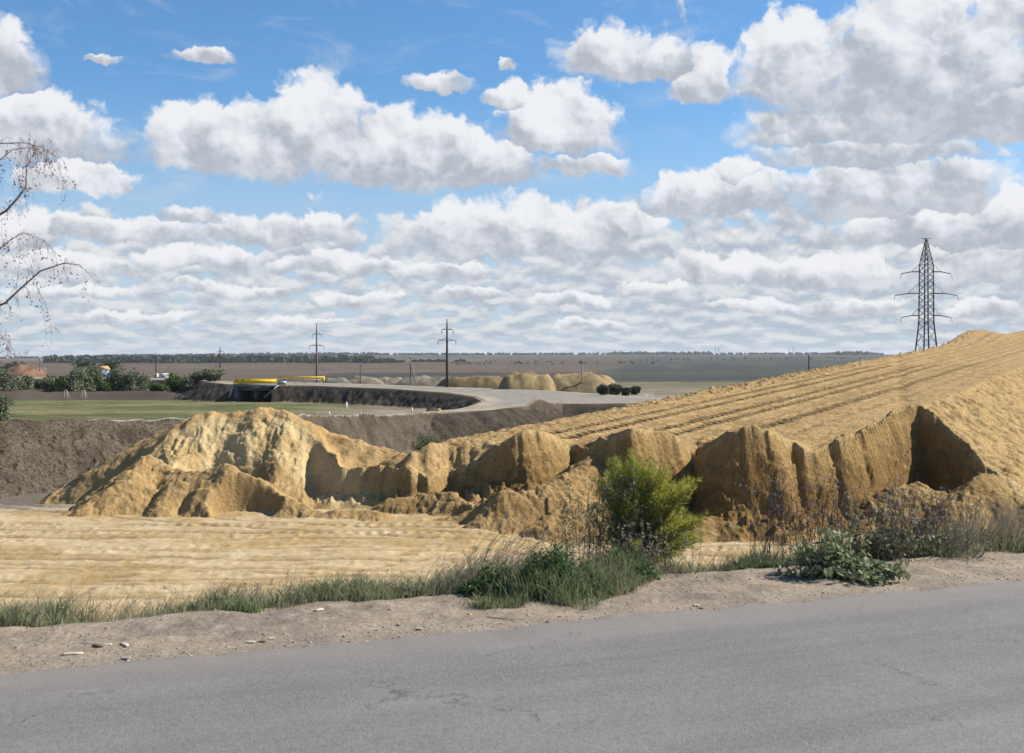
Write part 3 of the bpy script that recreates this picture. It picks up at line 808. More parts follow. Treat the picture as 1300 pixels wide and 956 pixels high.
# ------------------------------------------------------------------ the asphalt under the camera
def asphalt():
    m, N, b = mat_new('asphalt', 0.85, 0.25)
    tc = N.new('ShaderNodeTexCoord'); P = E(N, tc.outputs['Object'])
    n1 = N.noise(P, 130.0, 3.0, 0.6); n2 = N.noise(P, 1.3, 5.0, 0.6)
    along = N.vm('DOT_PRODUCT', P, (RD[0], RD[1], 0)); acr = N.vm('DOT_PRODUCT', P, (RN[0], RN[1], 0))
    st = N.noise(N.xyz(along*0.15, acr*2.2, 0.0), 1.0, 4.0, 0.6)
    f = N.ss(n1, 0.25, 0.75, 0.66, 1.36)*N.ss(n2, 0.3, 0.7, 0.92, 1.06)*N.ss(st, 0.3, 0.7, 0.88, 1.09)*N.ss(N.noise(P, 38.0, 3.0, 0.7), 0.35, 0.65, 0.90, 1.1)
    v = N.new('ShaderNodeTexVoronoi', feature='DISTANCE_TO_EDGE'); v.inputs['Scale'].default_value = 0.8
    N.put(v.inputs['Vector'], N.vm('ADD', P, N.vm('SCALE', N.noise(P, 1.6, 5.0, 0.7, color=True), sc=0.9)))
    crack = N.ss(E(N, v.outputs['Distance']), 0.0, 0.012, 0.55, 1.0)
    c = N.vm('SCALE', N.xyz(.148, .139, .132), sc=f*N.mixf(N.ss(n2, 0.5, 0.62), 1.0, crack))
    dust = N.ss(acr + N.noise(P, 3.0, 4.0)*0.5, float(np.dot(RP, RN))-0.55, float(np.dot(RP, RN))+0.35)
    c = N.mix(dust*0.75, c, (.20, .17, .145))
    N.put(b.inputs['Base Color'], c)
    bp = N.new('ShaderNodeBump'); bp.inputs['Distance'].default_value = 0.004
    N.put(bp.inputs['Height'], N.noise(P, 95.0, 4.0, 0.7)); N.put(b.inputs['Normal'], E(N, bp.outputs[0]))
    return m
M_ASPH = asphalt()
S_ = np.concatenate([np.linspace(-180, -14, 40), np.arange(-13.96, 16, 0.04), np.linspace(16.2, 220, 40)])
offs = np.array([0.0, -0.04, -0.12, -0.5, -1.5, -3, -4.5, -6, -7.6])
P2 = RP[None, None, :] + S_[:, None, None]*RD + offs[None, :, None]*RN
ej = fbm(S_*1.3, S_*0, 4, 201)*0.09 + fbm(S_*7, S_*0, 3, 202)*0.025
P2[:, 0] += ej[:, None]*RN; P2[:, 1] += ej[:, None]*RN
zz = np.full(P2.shape[:2], 0.045); zz[:, 0] = 0.0; zz[:, 1] = 0.034
zz -= np.clip(-offs-0.5, 0, 8)[None, :]*0.0
V = np.c_[P2.reshape(-1, 2), zz.ravel()]
ii = np.arange(V.shape[0]).reshape(len(S_), len(offs))
Qr = np.stack([ii[:-1, :-1], ii[:-1, 1:], ii[1:, 1:], ii[1:, :-1]], -1).reshape(-1, 4)[:, ::-1]
tag(mesh_np('road', V, Qr, M_ASPH, smooth=True), kind='structure')
# dusty ground on the near side of the road, behind the camera
b = MB(); c0 = RP - RN*47.5
b.box((c0[0], c0[1], -0.02), (400, 80, 0.02), rz=math.atan2(RD[1], RD[0]))
M_NEARG = flat_mat('roadside_ground', (.17, .15, .10), 0.95, 0.3, 0.6)
tag(b.build('near_ground', M_NEARG), kind='structure')

# ------------------------------------------------------------------ the new road looping away towards the bridge
def pale_road():
    m, N, b = mat_new('compacted_road', 0.9, 0.15)
    tc = N.new('ShaderNodeTexCoord'); P = E(N, tc.outputs['Object'])
    ed = N.new('ShaderNodeAttribute', attribute_name='inner')
    n = N.noise(P, 0.16, 5.0, 0.6); n2 = N.noise(P, 2.0, 5.0, 0.6)
    x, y, z = N.sep(P)
    st = N.noise(N.xyz(x*0.9, y*0.10, 0.0), 0.55, 4.0, 0.6)
    c = N.mix(N.ss(n, 0.35, 0.65), (.255, .208, .145), (.315, .262, .185))
    g = N.ss(E(N, ed.outputs['Fac']) + n*2.5 + st*2.0, 3.6, 5.6)
    c = N.mix(g*0.8, c, (.19, .175, .15))
    c = N.vm('SCALE', c, sc=N.ss(n2, 0.3, 0.7, 0.88, 1.1)*N.ss(st, 0.3, 0.7, 0.88, 1.1))
    N.put(b.inputs['Base Color'], c)
    return m
M_PALE = pale_road()
import bmesh
def road_loop():
    # fill the outline with a grid clipped to it, so that the surface can carry a distance-to-edge value
    xs = np.arange(RPOLY[:, 0].min(), RPOLY[:, 0].max()+1, 1.1); ys = np.arange(RPOLY[:, 1].min(), RPOLY[:, 1].max()+1, 1.1)
    xs = xs[xs > -230]
    gx, gy = np.meshgrid(xs, ys)
    d = sdist(gx.ravel(), gy.ravel(), RPOLY).reshape(gx.shape)
    # vertices just outside are pulled onto the edge
    e = 0.3; gxx = (sdist((gx+e).ravel(), gy.ravel(), RPOLY).reshape(gx.shape)-d)/e
    gyy = (sdist(gx.ravel(), (gy+e).ravel(), RPOLY).reshape(gx.shape)-d)/e
    k = np.clip(d, 0, 1.6)
    px_, py_ = gx-gxx*k, gy-gyy*k
    ids = np.arange(gx.size).reshape(gx.shape)
    q = np.stack([ids[:-1, :-1], ids[:-1, 1:], ids[1:, 1:], ids[1:, :-1]], -1).reshape(-1, 4)
    ok = (d.ravel()[q] < 1.2).all(1) & ((d.ravel()[q] < 0.2).any(1)); q = q[ok]
    used, inv = np.unique(q, return_inverse=True)
    V = np.c_[px_.ravel(), py_.ravel(), np.full(gx.size, ROAD_Z)][used]
    return tag(mesh_np('far_road', V, inv.reshape(-1, 4), M_PALE, attrs={'inner': np.clip(-d.ravel()[used], 0, 9)}), kind='structure')
road_loop()
# ------------------------------------------------------------------ plants
rng = np.random.default_rng(7)
def leaf_mat(name, c1, c2, rough=0.6, trans=0.25, scale=3.0):
    m, N, b = mat_new(name, rough, 0.2)
    g = N.new('ShaderNodeNewGeometry'); tc = N.new('ShaderNodeTexCoord'); P = E(N, tc.outputs['Object'])
    a = N.new('ShaderNodeAttribute', attribute_name='tint')
    f = E(N, a.outputs['Fac'])*0.7 + N.ss(N.noise(P, scale, 3.0), 0.3, 0.7)*0.3
    col = N.mix(f, c1, c2)
    N.put(b.inputs['Base Color'], col)
    tr = N.new('ShaderNodeBsdfTranslucent'); N.put(tr.inputs[0], col)
    mx = N.new('ShaderNodeMixShader'); mx.inputs[0].default_value = trans
    out = m.node_tree.nodes['Material Output']
    m.node_tree.links.new(b.outputs[0], mx.inputs[1]); m.node_tree.links.new(tr.outputs[0], mx.inputs[2]); m.node_tree.links.new(mx.outputs[0], out.inputs[0])
    return m
M_GRASS = leaf_mat('grass_blade', (.095, .14, .05), (.29, .30, .16), 0.6, .35)
M_DRYGR = leaf_mat('dry_grass', (.26, .21, .14), (.36, .31, .22), 0.8, .3)
M_KOCH = leaf_mat('yellow_green_leaf', (.17, .21, .03), (.44, .43, .075), 0.6, .4)
M_DRYST = leaf_mat('dry_stem', (.10, .085, .07), (.20, .18, .155), 0.85, .05)
M_BROWN = leaf_mat('brown_stem', (.085, .062, .05), (.20, .15, .12), 0.85, .05)
M_BROAD = leaf_mat('broad_leaf', (.085, .10, .04), (.36, .38, .22), 0.6, .3)
M_FLOWER = leaf_mat('violet_petal', (.22, .19, .32), (.34, .31, .44), 0.6, .3)
M_OLIVE = leaf_mat('silver_leaf', (.085, .105, .055), (.22, .235, .145), 0.6, .2, .4)
M_GREEN = leaf_mat('green_leaf', (.050, .078, .024), (.115, .16, .045), 0.6, .25, .4)
M_DARKG = leaf_mat('dark_leaf', (.028, .042, .022), (.062, .082, .042), 0.6, .2, .4)
M_BARK = flat_mat('bark', (.10, .08, .065), 0.9, 0.35, 12.0, bump=.004)
M_REDTW = flat_mat('reddish_twig', (.21, .15, .135), 0.8, 0.25, 30.0)
M_REDLF = leaf_mat('withered_leaf', (.17, .09, .085), (.30, .20, .17), 0.7, .35, 9.0)

def unit(v): return v/(np.linalg.norm(v, axis=-1, keepdims=True)+1e-9)
def leaves(cen, size, elong=1.8, updir=None, spread=1.0, tint=None, droop=None):
    """one small kite-shaped leaf per centre; returns verts, quads, tint"""
    n = len(cen)
    d = unit(rng.normal(size=(n, 3)))
    if updir is not None: d = unit(d*spread + updir)
    s = unit(np.cross(d, rng.normal(size=(n, 3))))
    size = np.broadcast_to(size, (n,))*rng.uniform(.7, 1.3, n)
    l = (d*size[:, None]*elong*.5); w = s*size[:, None]*.5
    V = np.stack([cen-l, cen+w-l*.1, cen+l, cen-w-l*.1], 1).reshape(-1, 3)
    Qd = np.arange(4*n).reshape(n, 4)
    t = rng.uniform(0, 1, n) if tint is None else tint
    return V, Qd, np.repeat(t, 4)
def blob_pts(n, c, r, shell=0.55):
    d = unit(rng.normal(size=(n, 3))); k = rng.uniform(shell, 1.0, n)**0.7
    return np.array(c)+d*k[:, None]*np.array(r)
def ribbons(root, tip, bend, width, seg=4, tint=None):
    """tapering blades from root to tip; bend shifts the middle"""
    n = len(root); t = np.linspace(0, 1, seg+1)
    P = root[:, None]*(1-t)[None, :, None] + tip[:, None]*t[None, :, None] + bend[:, None]*(4*t*(1-t))[None, :, None]
    side = unit(np.cross(tip-root, rng.normal(size=(n, 3))))
    w = np.broadcast_to(width, (n,))[:, None]*(1-t**1.6)[None]*.5 + 0.0002
    A = P + side[:, None]*w[..., None]; B = P - side[:, None]*w[..., None]
    V = np.stack([A, B], 2).reshape(-1, 3)
    k = (seg+1)*2; base = (np.arange(n)*k)[:, None]
    q = []
    for j in range(seg): q.append(np.stack([base[:, 0]+2*j, base[:, 0]+2*j+1, base[:, 0]+2*j+3, base[:, 0]+2*j+2], 1))
    tt = rng.uniform(0, 1, n) if tint is None else tint
    return V, np.concatenate(q), np.repeat(tt, k)
def merge(parts):
    V = []; Q_ = []; T_ = []; k = 0
    for v, q, t in parts:
        V.append(v); Q_.append(q+k); T_.append(t); k += len(v)
    return np.concatenate(V), np.concatenate(Q_), np.concatenate(T_)
def plant_mesh(name, parts, mat, parent=None):
    V, q, t = merge(parts)
    return mesh_np(name, V, q, mat, parent, attrs={'tint': np.clip(t, 0, 1)})

# --- shrubs and trees of the middle distance and beyond
def tree(name, label, cat, u, Y, v_top, width_px, mat, nleaf=1500, leaf=None, group=None, zbase=None, shape=1.0, trunk=True, lobes=9):
    X = (u-650)*Y/F; zb = gz(X, Y) if zbase is None else zbase
    H = zat(v_top, Y)-zb; Wd = width_px*Y/F/2
    leaf = leaf or max(.16, Y*0.0011)
    root = empty(name, (X, Y, zb-0.05)); tag(root, label, cat, group)
    cen = []; tn = []
    lo = 0.30 if trunk else 0.04
    for k in range(lobes):
        a = rng.uniform(0, 6.283); rr = rng.uniform(0.0, .62)*Wd; hh = rng.uniform(lo, .80 if trunk else .66)*H
        r = Wd*rng.uniform(.34, .55); rz = min(H*rng.uniform(.16, .28), H-hh)
        k_ = 1-0.35*abs(hh/H-.5)
        c = (math.cos(a)*rr*k_, math.sin(a)*rr*k_, hh)
        p = blob_pts(nleaf//lobes, c, (r, r, max(rz, .15*H)), .25)
        cen.append(p); tn.append(np.full(len(p), rng.uniform(.0, .6))+rng.uniform(0, .4, len(p)))
    cen = np.concatenate(cen); tn = np.concatenate(tn)
    cen += rng.normal(size=cen.shape)*Wd*.05
    cen[:, 2] = np.clip(cen[:, 2], 0.04*H, None)
    plant_mesh('crown', [leaves(cen, leaf, 1.6, tint=tn)], mat, root)
    tb = MB(); st = 3 if not trunk else 1
    for k in range(st):
        a = rng.uniform(0, 6.28); o = 0.12*Wd*(st > 1)
        tb.tube([(o*math.cos(a), o*math.sin(a), -.1), (o*1.5*math.cos(a), o*1.5*math.sin(a), H*.3), (.3*Wd*math.cos(a), .3*Wd*math.sin(a), H*.75)], [H*.028, H*.02, H*.007], 5)
    for k in range(5):
        a = rng.uniform(0, 6.28); h0 = rng.uniform(.2, .45)*H
        tb.tube([(0, 0, h0), (.3*Wd*math.cos(a), .3*Wd*math.sin(a), h0+.15*H), (.65*Wd*math.cos(a), .65*Wd*math.sin(a), h0+.3*H)], [H*.014, H*.009, H*.004], 4)
    tb.build('trunk', M_BARK, root)
    return root
G1 = 'trees along the far edge of the field'
SH = [  # u, Y, top row, width, kind
 (9, 302, 462, 58, 'o'), (32, 312, 474, 30, 'o'), (52, 318, 483, 30, 'g'), (64, 303, 471, 34, 'o'), (80, 299, 476, 28, 'g'),
 (95, 300, 464, 36, 'o'), (113, 306, 460, 34, 'o'), (131, 300, 472, 24, 'g'), (148, 304, 463, 34, 'o'), (166, 300, 468, 26, 'o'),
 (180, 305, 463, 28, 'o'), (222, 303, 474, 34, 'g'), (237, 298, 480, 26, 'o'), (251, 302, 473, 30, 'o'), (270, 300, 466, 38, 'o'), (203, 300, 486, 26, 'g'),
]
names_o = ['broad grey green olive tree at the far left edge of the field', 'low grey olive bush right of the broad tree at the far left', None, 'round silver olive bush in the left part of the tree row', None,
 'tall silver olive tree left of the tallest one', 'tallest silver olive tree in front of the orange roofed house', None, 'silver olive tree just right of the orange roofed house', 'small silver olive bush between two taller ones',
 'silver olive tree at the right end of the left cluster', None, 'pale low olive bush beside the dark green bush', 'grey olive bush left of the last tree before the bridge', 'dense grey olive tree nearest the yellow railed bridge', None]
names_g = {2: 'low green bush in the gap left of the tree row', 4: 'bright green bush between silver olive trees at the left', 7: 'bright green low bush just below the orange roofed house', 11: 'dark green round bush right of the two white sheds', 15: 'low green bush below the two white sheds'}
for k, (u, Y, vt, wp, kd) in enumerate(SH):
    vt -= 3; wp *= 1.18
    tree('olive_tree' if kd == 'o' else 'green_bush', names_o[k] or names_g[k], 'tree' if kd == 'o' else 'bush', u, Y, vt, wp, M_OLIVE if kd == 'o' else M_GREEN, 2300, group=G1, trunk=False, lobes=9)
for k, (u, vt, wp, lb) in enumerate(((108, 457, 50, 'dark spreading tree behind the olive row, left of the orange roof'), (138, 455, 46, 'dark round tree standing behind the orange roofed house'), (12, 458, 40, 'dark tree behind the olives at the far left edge'))):
    tree('field_tree', lb, 'tree', u, 560+k*20, vt, wp, M_DARKG, 1300, group='dark trees behind the olive row', lobes=10)
# dark bushes by the junction of the loop road
for k, (u, Y, vt, wp, lb) in enumerate(((764, 196, 480.5, 27, 'leftmost and tallest dark bush beside the loop road junction'), (780, 200, 483, 28, 'second dark bush from the left beside the loop road junction'), (794, 199, 487, 20, 'smallest dark bush between two larger ones beside the loop road'), (806, 202, 488.5, 27, 'rightmost low dark bush beside the loop road junction'))):
    tree('dark_bush', lb, 'bush', u, Y, vt, wp, M_DARKG, 1200, group='dark bushes beside the road junction', trunk=False, lobes=7)
# pale bush on the bank top at the left edge, green scrub in the cutting
tree('silver_bush', 'pale silver bush on the bank top at the left edge of the photo', 'bush', -2, 70, 497, 46, M_OLIVE, 2600, leaf=.10, trunk=False, lobes=12, zbase=gz((-652)*70/F, 70))
tree('scrub_bush', 'low green scrub in the dip between the sand mound and the ramp', 'bush', 545, 84, 548, 60, M_GREEN, 900, leaf=.10, trunk=False, lobes=8, zbase=zat(572, 84))
tree('scrub_bush', 'small dark scrub on the dark bank above the ramp start', 'bush', 610, 120, 532, 26, M_GREEN, 400, leaf=.13, trunk=False, lobes=5, zbase=gz((610-650)*120/F, 120)-.2)

# far tree belts: nobody could count these
def belt(name, spans, mat, n, leafsz, h):
    P = []; T_ = []
    for (u0, u1, Y0, Y1, hh, m) in spans:
        for _ in range(m):
            u = rng.uniform(u0, u1); Y = rng.uniform(Y0, Y1); X = (u-650)*Y/F; z = gz(X, Y)
            H = hh*rng.uniform(.55, 1.15); r = H*rng.uniform(.5, .9)
            p = blob_pts(n, (X, Y, z+H*.5), (r, r, H*.55), .5)
            P.append(p); T_.append(np.full(n, rng.uniform(0, .6))+rng.uniform(0, .4, n))
    P = np.concatenate(P); T_ = np.concatenate(T_)
    V, q, t = leaves(P, leafsz, 1.4, tint=T_)
    return tag(mesh_np(name, V, q, mat, attrs={'tint': np.clip(t, 0, 1)}), kind='stuff')
M_FARW = leaf_mat('far_woodland', (.030, .044, .028), (.062, .080, .046), .8, .1, .02)
tag(belt('woodland', [(60, 470, 2550, 2800, 15, 560), (470, 500, 2550, 2650, 9, 40), (380, 590, 2600, 2700, 4, 60)], M_FARW, 26, 6.0, 1), 'long dark belt of woodland across the distant slope', 'woodland')
tag(belt('ridge_trees', [(130, 480, 5900, 6300, 13, 330), (460, 1120, 6100, 6400, 9, 420), (780, 900, 6000, 6300, 15, 90), (1060, 1100, 5200, 5300, 16, 26), (1190, 1300, 6000, 6300, 14, 60), (-60, 130, 5900, 6300, 8, 90)], M_FARW, 16, 9.0, 1), 'ragged line of trees along the skyline', 'trees')
tag(belt('hedgerow', [(560, 830, 1900, 1960, 4.5, 30), (500, 700, 2300, 2500, 4.0, 16), (800, 1100, 2400, 3000, 3.0, 40)], M_FARW, 16, 1.6, 1), 'scattered low bushes dotted over the distant fields', 'bushes')

# ------------------------------------------------------------------ power lines
M_CONC = flat_mat('pole_concrete', (.21, .195, .175), 0.85, 0.2, 2.0)
M_DKPOLE = flat_mat('tarred_pole', (.060, .050, .045), 0.8, 0.25, 2.0)
M_STEEL = flat_mat('lattice_steel', (.060, .056, .060), 0.6, 0.2, 3.0, metal=0.3)
M_INS = flat_mat('insulator_glass', (.07, .06, .055), 0.3, 0.1, 5.0, spec=.5)
def power_pole(u, Y, vtop, vbase, label, group='tall power poles beyond the road', mat_low=None):
    X = (u-650)*Y/F; zb = gz(X, Y)-.1; H = zat(vtop, Y)-zb
    r = empty('power_pole', (X, Y, zb)); tag(r, label, 'power pole', group)
    m = MB(); m.tube([(0, 0, 0), (0, 0, H*.5), (0, 0, H*.93)], [.30, .25, .17], 10); m.build('pole', mat_low or M_DKPOLE, r, True)
    m = MB(); m.tube([(0, 0, H*.90), (0, 0, H*.985)], [.15, .08], 6)
    m.tube([(0, 0, H*.98), (-.30, 0, H)], .05, 4); m.tube([(0, 0, H*.98), (.30, 0, H)], .05, 4); m.build('pole_cap', M_STEEL, r)
    for (fz, wl, wr) in ((.845, 1.15, 1.35), (.69, 1.9, 1.9)):
        c = MB(); z = H*fz
        c.tube([(-wl, 0, z), (0, 0, z+.1), (wr, 0, z)], .075, 4)
        c.tube([(-wl*.8, 0, z), (0, 0, z+.62)], .035, 4); c.tube([(wr*.8, 0, z), (0, 0, z+.62)], .035, 4)
        cr = c.build('crossarm', M_STEEL, r)
        for sx in (-wl, wr):
            i_ = MB(); i_.tube([(sx, 0, z-.03), (sx, 0, z-.95)], .03, 4)
            for q in range(5): i_.tube([(sx, 0, z-.2-q*.14), (sx, 0, z-.26-q*.14)], .12, 7)
            i_.build('insulator', M_INS, cr)
    return r
power_pole(567.5, 244, 405, 492, 'tall dark power pole with double crossarms at the loop road')
power_pole(402, 296, 410, 486, 'brown power pole behind the yellow guardrail of the bridge', mat_low=flat_mat('brown_pole', (.16, .115, .09), .85))
power_pole(279.5, 420, 439, 486, 'small distant power pole behind the last olive tree')
power_pole(198, 480, 447, 478, 'faint distant power pole above the two white sheds')
def plain_pole(name, u, Y, vtop, rad, label, mat, arm=0.0, lean=None, cat='pole', vb=None):
    X = (u-650)*Y/F; zb = (gz(X, Y) if vb is None else zat(vb, Y))-.1; H = zat(vtop, Y)-zb
    r = empty(name, (X, Y, zb)); tag(r, label, cat)
    m = MB(); m.tube([(0, 0, 0), (0, 0, H)], [rad, rad*.7], 8); m.build('pole', mat, r, True)
    if arm:
        c = MB(); c.box((0, 0, H-.35), (arm, .12, .12)); c.build('crossarm', mat, r)
        for sx in (-.4, 0, .4):
            i_ = MB(); i_.tube([(sx*arm, 0, H-.3), (sx*arm, 0, H-.05)], .06, 6); i_.build('insulator', M_INS, r)
    if lean:
        m = MB(); m.tube([(lean, 0, -.2), (0.1, 0, H*.86)], [rad*.9, rad*.7], 8); m.build('strut', mat, r, True)
    return r
plain_pole('strutted_pole', 521, 270, 453, .17, 'pale concrete pole propped by a slanting strut', M_CONC, arm=.9, lean=2.5, cat='utility pole')
plain_pole('utility_pole', 739, 232, 457, .16, 'thin pole in front of the distant sand heaps', M_CONC, arm=1.0, cat='utility pole')
plain_pole('utility_pole', 457.5, 330, 463, .15, 'short dark pole between the bridge and the strutted pole', M_DKPOLE, arm=.9, cat='utility pole')
plain_pole('street_lamp', 411, 310, 468, .12, 'thin post with a short top bar beside the right end of the bridge railing', M_CONC, arm=2.0, cat='post')
plain_pole('utility_pole', 361, 330, 449, .11, 'very thin pale pole rising behind the middle of the bridge', M_CONC, arm=1.2, cat='utility pole')
plain_pole('utility_pole', 320, 330, 456, .10, 'faintest thin pole rising behind the left half of the bridge', M_CONC, arm=1.0, cat='utility pole')
plain_pole('utility_pole', 50, 420, 454, .16, 'dark pole standing by the reddish earth heap at the left', M_DKPOLE, arm=1.2, cat='utility pole')
plain_pole('utility_pole', 1027, 330, 450, .28, 'short dark post peeping over the upper edge of the ramp', M_DKPOLE, cat='post')
def far_pylon(u, Y, vt, label):
    X = (u-650)*Y/F; zb = gz(X, Y)-.5; H = zat(vt, Y)-zb
    r = empty('distant_pylon', (X, Y, zb)); tag(r, label, 'pylon', 'pylons on the skyline')
    m = MB(); m.tube([(0, 0, 0), (0, 0, H)], [1.3, .8], 4); m.build('mast', M_STEEL, r)
    for f_ in (.7, .9):
        m = MB(); m.box((0, 0, H*f_), (9, .8, .8)); m.build('crossarm', M_STEEL, r)
for u, lb in ((908, 'left one of the first pair of tiny skyline pylons'), (912.5, 'right one of the first pair of tiny skyline pylons'), (1002, 'left one of the pair of tiny skyline pylons nearer the ramp'), (1007, 'right one of the pair of tiny skyline pylons nearer the ramp')):
    far_pylon(u, 5600, 440.5, lb)

# the big lattice pylon behind the embankment
def pylon():
    Y = 232.0; u = 1176; X = (u-650)*Y/F; zb = -6.0
    k = Y/F
    root = empty('lattice_pylon', (X, Y, zb), R(38)); tag(root, 'tall dark lattice electricity pylon with six crossarms rising behind the sand ramp', 'pylon')
    zz = lambda v: zat(v, Y)-zb
    zt, zs, zw = zz(303), zz(336), zz(410)        # peak, shoulder, waist
    hw = 15.4/2*k/1.30*1.0                         # half side of the square shaft, seen at an angle
    hb = hw*2.35
    def hwz(z):
        if z > zs: return hw*(1-(z-zs)/(zt-zs))+.10*((z-zs)/(zt-zs))
        if z > zw: return hw*(1+0.10*(zs-z)/(zs-zw))
        return hw*1.10+(hb-hw*1.10)*(zw-z)/zw
    lv = [0.0, zw*.28, zw*.52, zw*.72, zw*.88]
    lv += list(np.linspace(zw, zs, 10)) + list(np.linspace(zs, zt, 6))[1:]
    cor = ((-1, -1), (1, -1), (1, 1), (-1, 1))
    for cx, cy in cor:
        m = MB()
        m.tube([(cx*hwz(z), cy*hwz(z), z) for z in (0, zw, zs, zt)], [.19, .16, .13, .09], 4); m.build('leg', M_STEEL, root)
    m = MB()
    for a, b_ in zip(lv[:-1], lv[1:]):
        for j in range(4):
            c0, c1 = cor[j], cor[(j+1) % 4]; ha, hb_ = hwz(a), hwz(b_)
            p = [(c0[0]*ha, c0[1]*ha, a), (c1[0]*ha, c1[1]*ha, a), (c0[0]*hb_, c0[1]*hb_, b_), (c1[0]*hb_, c1[1]*hb_, b_)]
            m.tube([p[0], p[3]], .05, 3); m.tube([p[1], p[2]], .05, 3)
            if a in (zw, zs) or a > zs-.1: m.tube([p[0], p[1]], .05, 3)
    m.build('bracing', M_STEEL, root)
    for z in lv[5:-5:2]:
        for cx, cy in cor:
            g = MB(); g.box((cx*hwz(z), cy*hwz(z), z), (.26, .26, .30)); g.build('gusset_plate', M_STEEL, root)
    ang = R(0)
    dx = np.array((math.cos(R(-38)), math.sin(R(-38)), 0))      # arms lie across the view
    for v, half in ((346, 31.5), (373.5, 39.5), (401.5, 31.5)):
        z = zz(v)
        for s_ in (-1, 1):
            tip = dx*s_*half*k + np.array((0, 0, z-.25)); 
            am = MB()
            h = hwz(z)
            side = np.array((-dx[1], dx[0], 0))
            r1 = dx*s_*h*1.25 + side*h*.55 + np.array((0, 0, z+.15)); r2 = dx*s_*h*1.25 - side*h*.55 + np.array((0, 0, z+.15))
            up = dx*s_*h*1.2 + np.array((0, 0, z+2.0*(half/31.5)))
            mid1 = dx*s_*half*k*.60 + np.array((0, 0, z+.15))
            am.tube([r1, mid1+side*.16, tip], .085, 4); am.tube([r2, mid1-side*.16, tip], .085, 4)
            am.tube([up, mid1], .045, 3)
            for q in (.25, .5, .75):
                a_ = r1+(mid1+side*.2-r1)*q; b_ = r2+(mid1-side*.2-r2)*q
                am.tube([a_, b_], .05, 3); am.tube([a_, up+(mid1-up)*q], .032, 3)
            arm = am.build('crossarm', M_STEEL, root)
            im = MB(); im.tube([tip, tip+np.array((dx[0]*s_*.25, dx[1]*s_*.25, -1.0))], .05, 5)
            im.build('insulator', M_INS, arm)
    m = MB(); m.tube([dx*-.9+np.array((0, 0, zt)), dx*.9+np.array((0, 0, zt))], .08, 4); m.build('peak_bar', M_STEEL, root)
pylon()

# ------------------------------------------------------------------ bridge with yellow railings
M_YEL = flat_mat('yellow_paint', (.78, .50, .008), 0.45, 0.08, 1.0)
M_BCON = flat_mat('bridge_concrete', (.17, .175, .18), 0.85, 0.2, .6)
M_BDK = flat_mat('beam_concrete', (.115, .125, .14), 0.85, 0.2, .8)
M_GALV = flat_mat('galvanised_steel', (.33, .34, .35), 0.5, 0.1, 3.0, metal=.4)
def bridge():
    Y = 262.0; k = Y/F
    X0, X1 = (297.5-650)*k, (352-650)*k
    zt = ROAD_Z + 0.25; Lh = (X1-X0)/2; Xc = (X0+X1)/2
    r = empty('road_bridge', (Xc, Y, ROAD_Z-3.2)); tag(r, 'short concrete road bridge with a solid yellow railing', 'bridge')
    o = -(ROAD_Z-3.2)
    d = MB(); d.box((0, 5.0, zt-.30+o), (2*Lh+.6, 11.0, .55)); d.build('deck', M_BCON, r)
    for q in range(5):
        g = MB(); g.box((0, .9+q*2.1, zt-1.05+o), (2*Lh, .7, .95)); g.build('beam', M_BDK, r)
    for s_ in (-1, 1):
        a = MB(); a.box((s_*(Lh-.35), 5.0, 1.1), (.9, 10.4, 3.4)); a.build('abutment', M_BDK, r)
        w = MB(); w.prism([(s_*Lh, zt-.3+o), (s_*(Lh+.45), zt-.3+o), (s_*(Lh-2.6 if s_ > 0 else Lh+1.2), .35), (s_*(Lh-3.0 if s_ > 0 else Lh+.8), .35)], -.75, -.45)
        w.build('wing_wall', M_GALV, r)
    p = MB(); p.box((-.6, 5.0, 1.2), (.6, 6.0, 2.6)); p.build('pier', M_BCON, r)
    pr = MB(); pr.box((0, -.45, zt+.62+o), (2*Lh, .16, .95)); pr.box((0, -.47, zt+1.12+o), (2*Lh+.1, .24, .09)); rl = pr.build('railing', M_YEL, r)
    for q in np.linspace(-Lh, Lh, 8):
        b_ = MB(); b_.box((q, -.60, zt+.6+o), (.12, .12, 1.1)); b_.build('railing_post', M_YEL, rl)
    # grey guardrail transition and yellow far railing with its post
    b_ = MB(); b_.box((Lh+1.1, -.3, zt+.25+o), (2.0, .25, .8)); b_.build('transition_rail', M_GALV, r)
bridge()
def far_rail():
    Y = 276.0; k = Y/F; X0, X1 = (348-650)*k, (412-650)*k; L_ = X1-X0
    r = empty('guardrail', ((X0+X1)/2, Y, ROAD_Z)); tag(r, 'long yellow guardrail leading right from the bridge', 'guardrail')
    m = MB(); m.box((0, 0, 1.55), (L_, .10, .34)); m.build('rail', M_YEL, r)
    m = MB(); m.box((0, .05, .95), (L_, .08, .16)); m.build('lower_rail', M_GALV, r)
    for q in np.linspace(-L_/2+.2, L_/2-.2, 6):
        m = MB(); m.box((q, .12, .8), (.13, .13, 1.6)); m.build('post', M_YEL if q > L_/2-.5 else M_GALV, r)
    m = MB(); m.box((L_/2-.2, -.05, .95), (.55, .25, 1.0)); m.build('end_block', M_YEL, r)
far_rail()

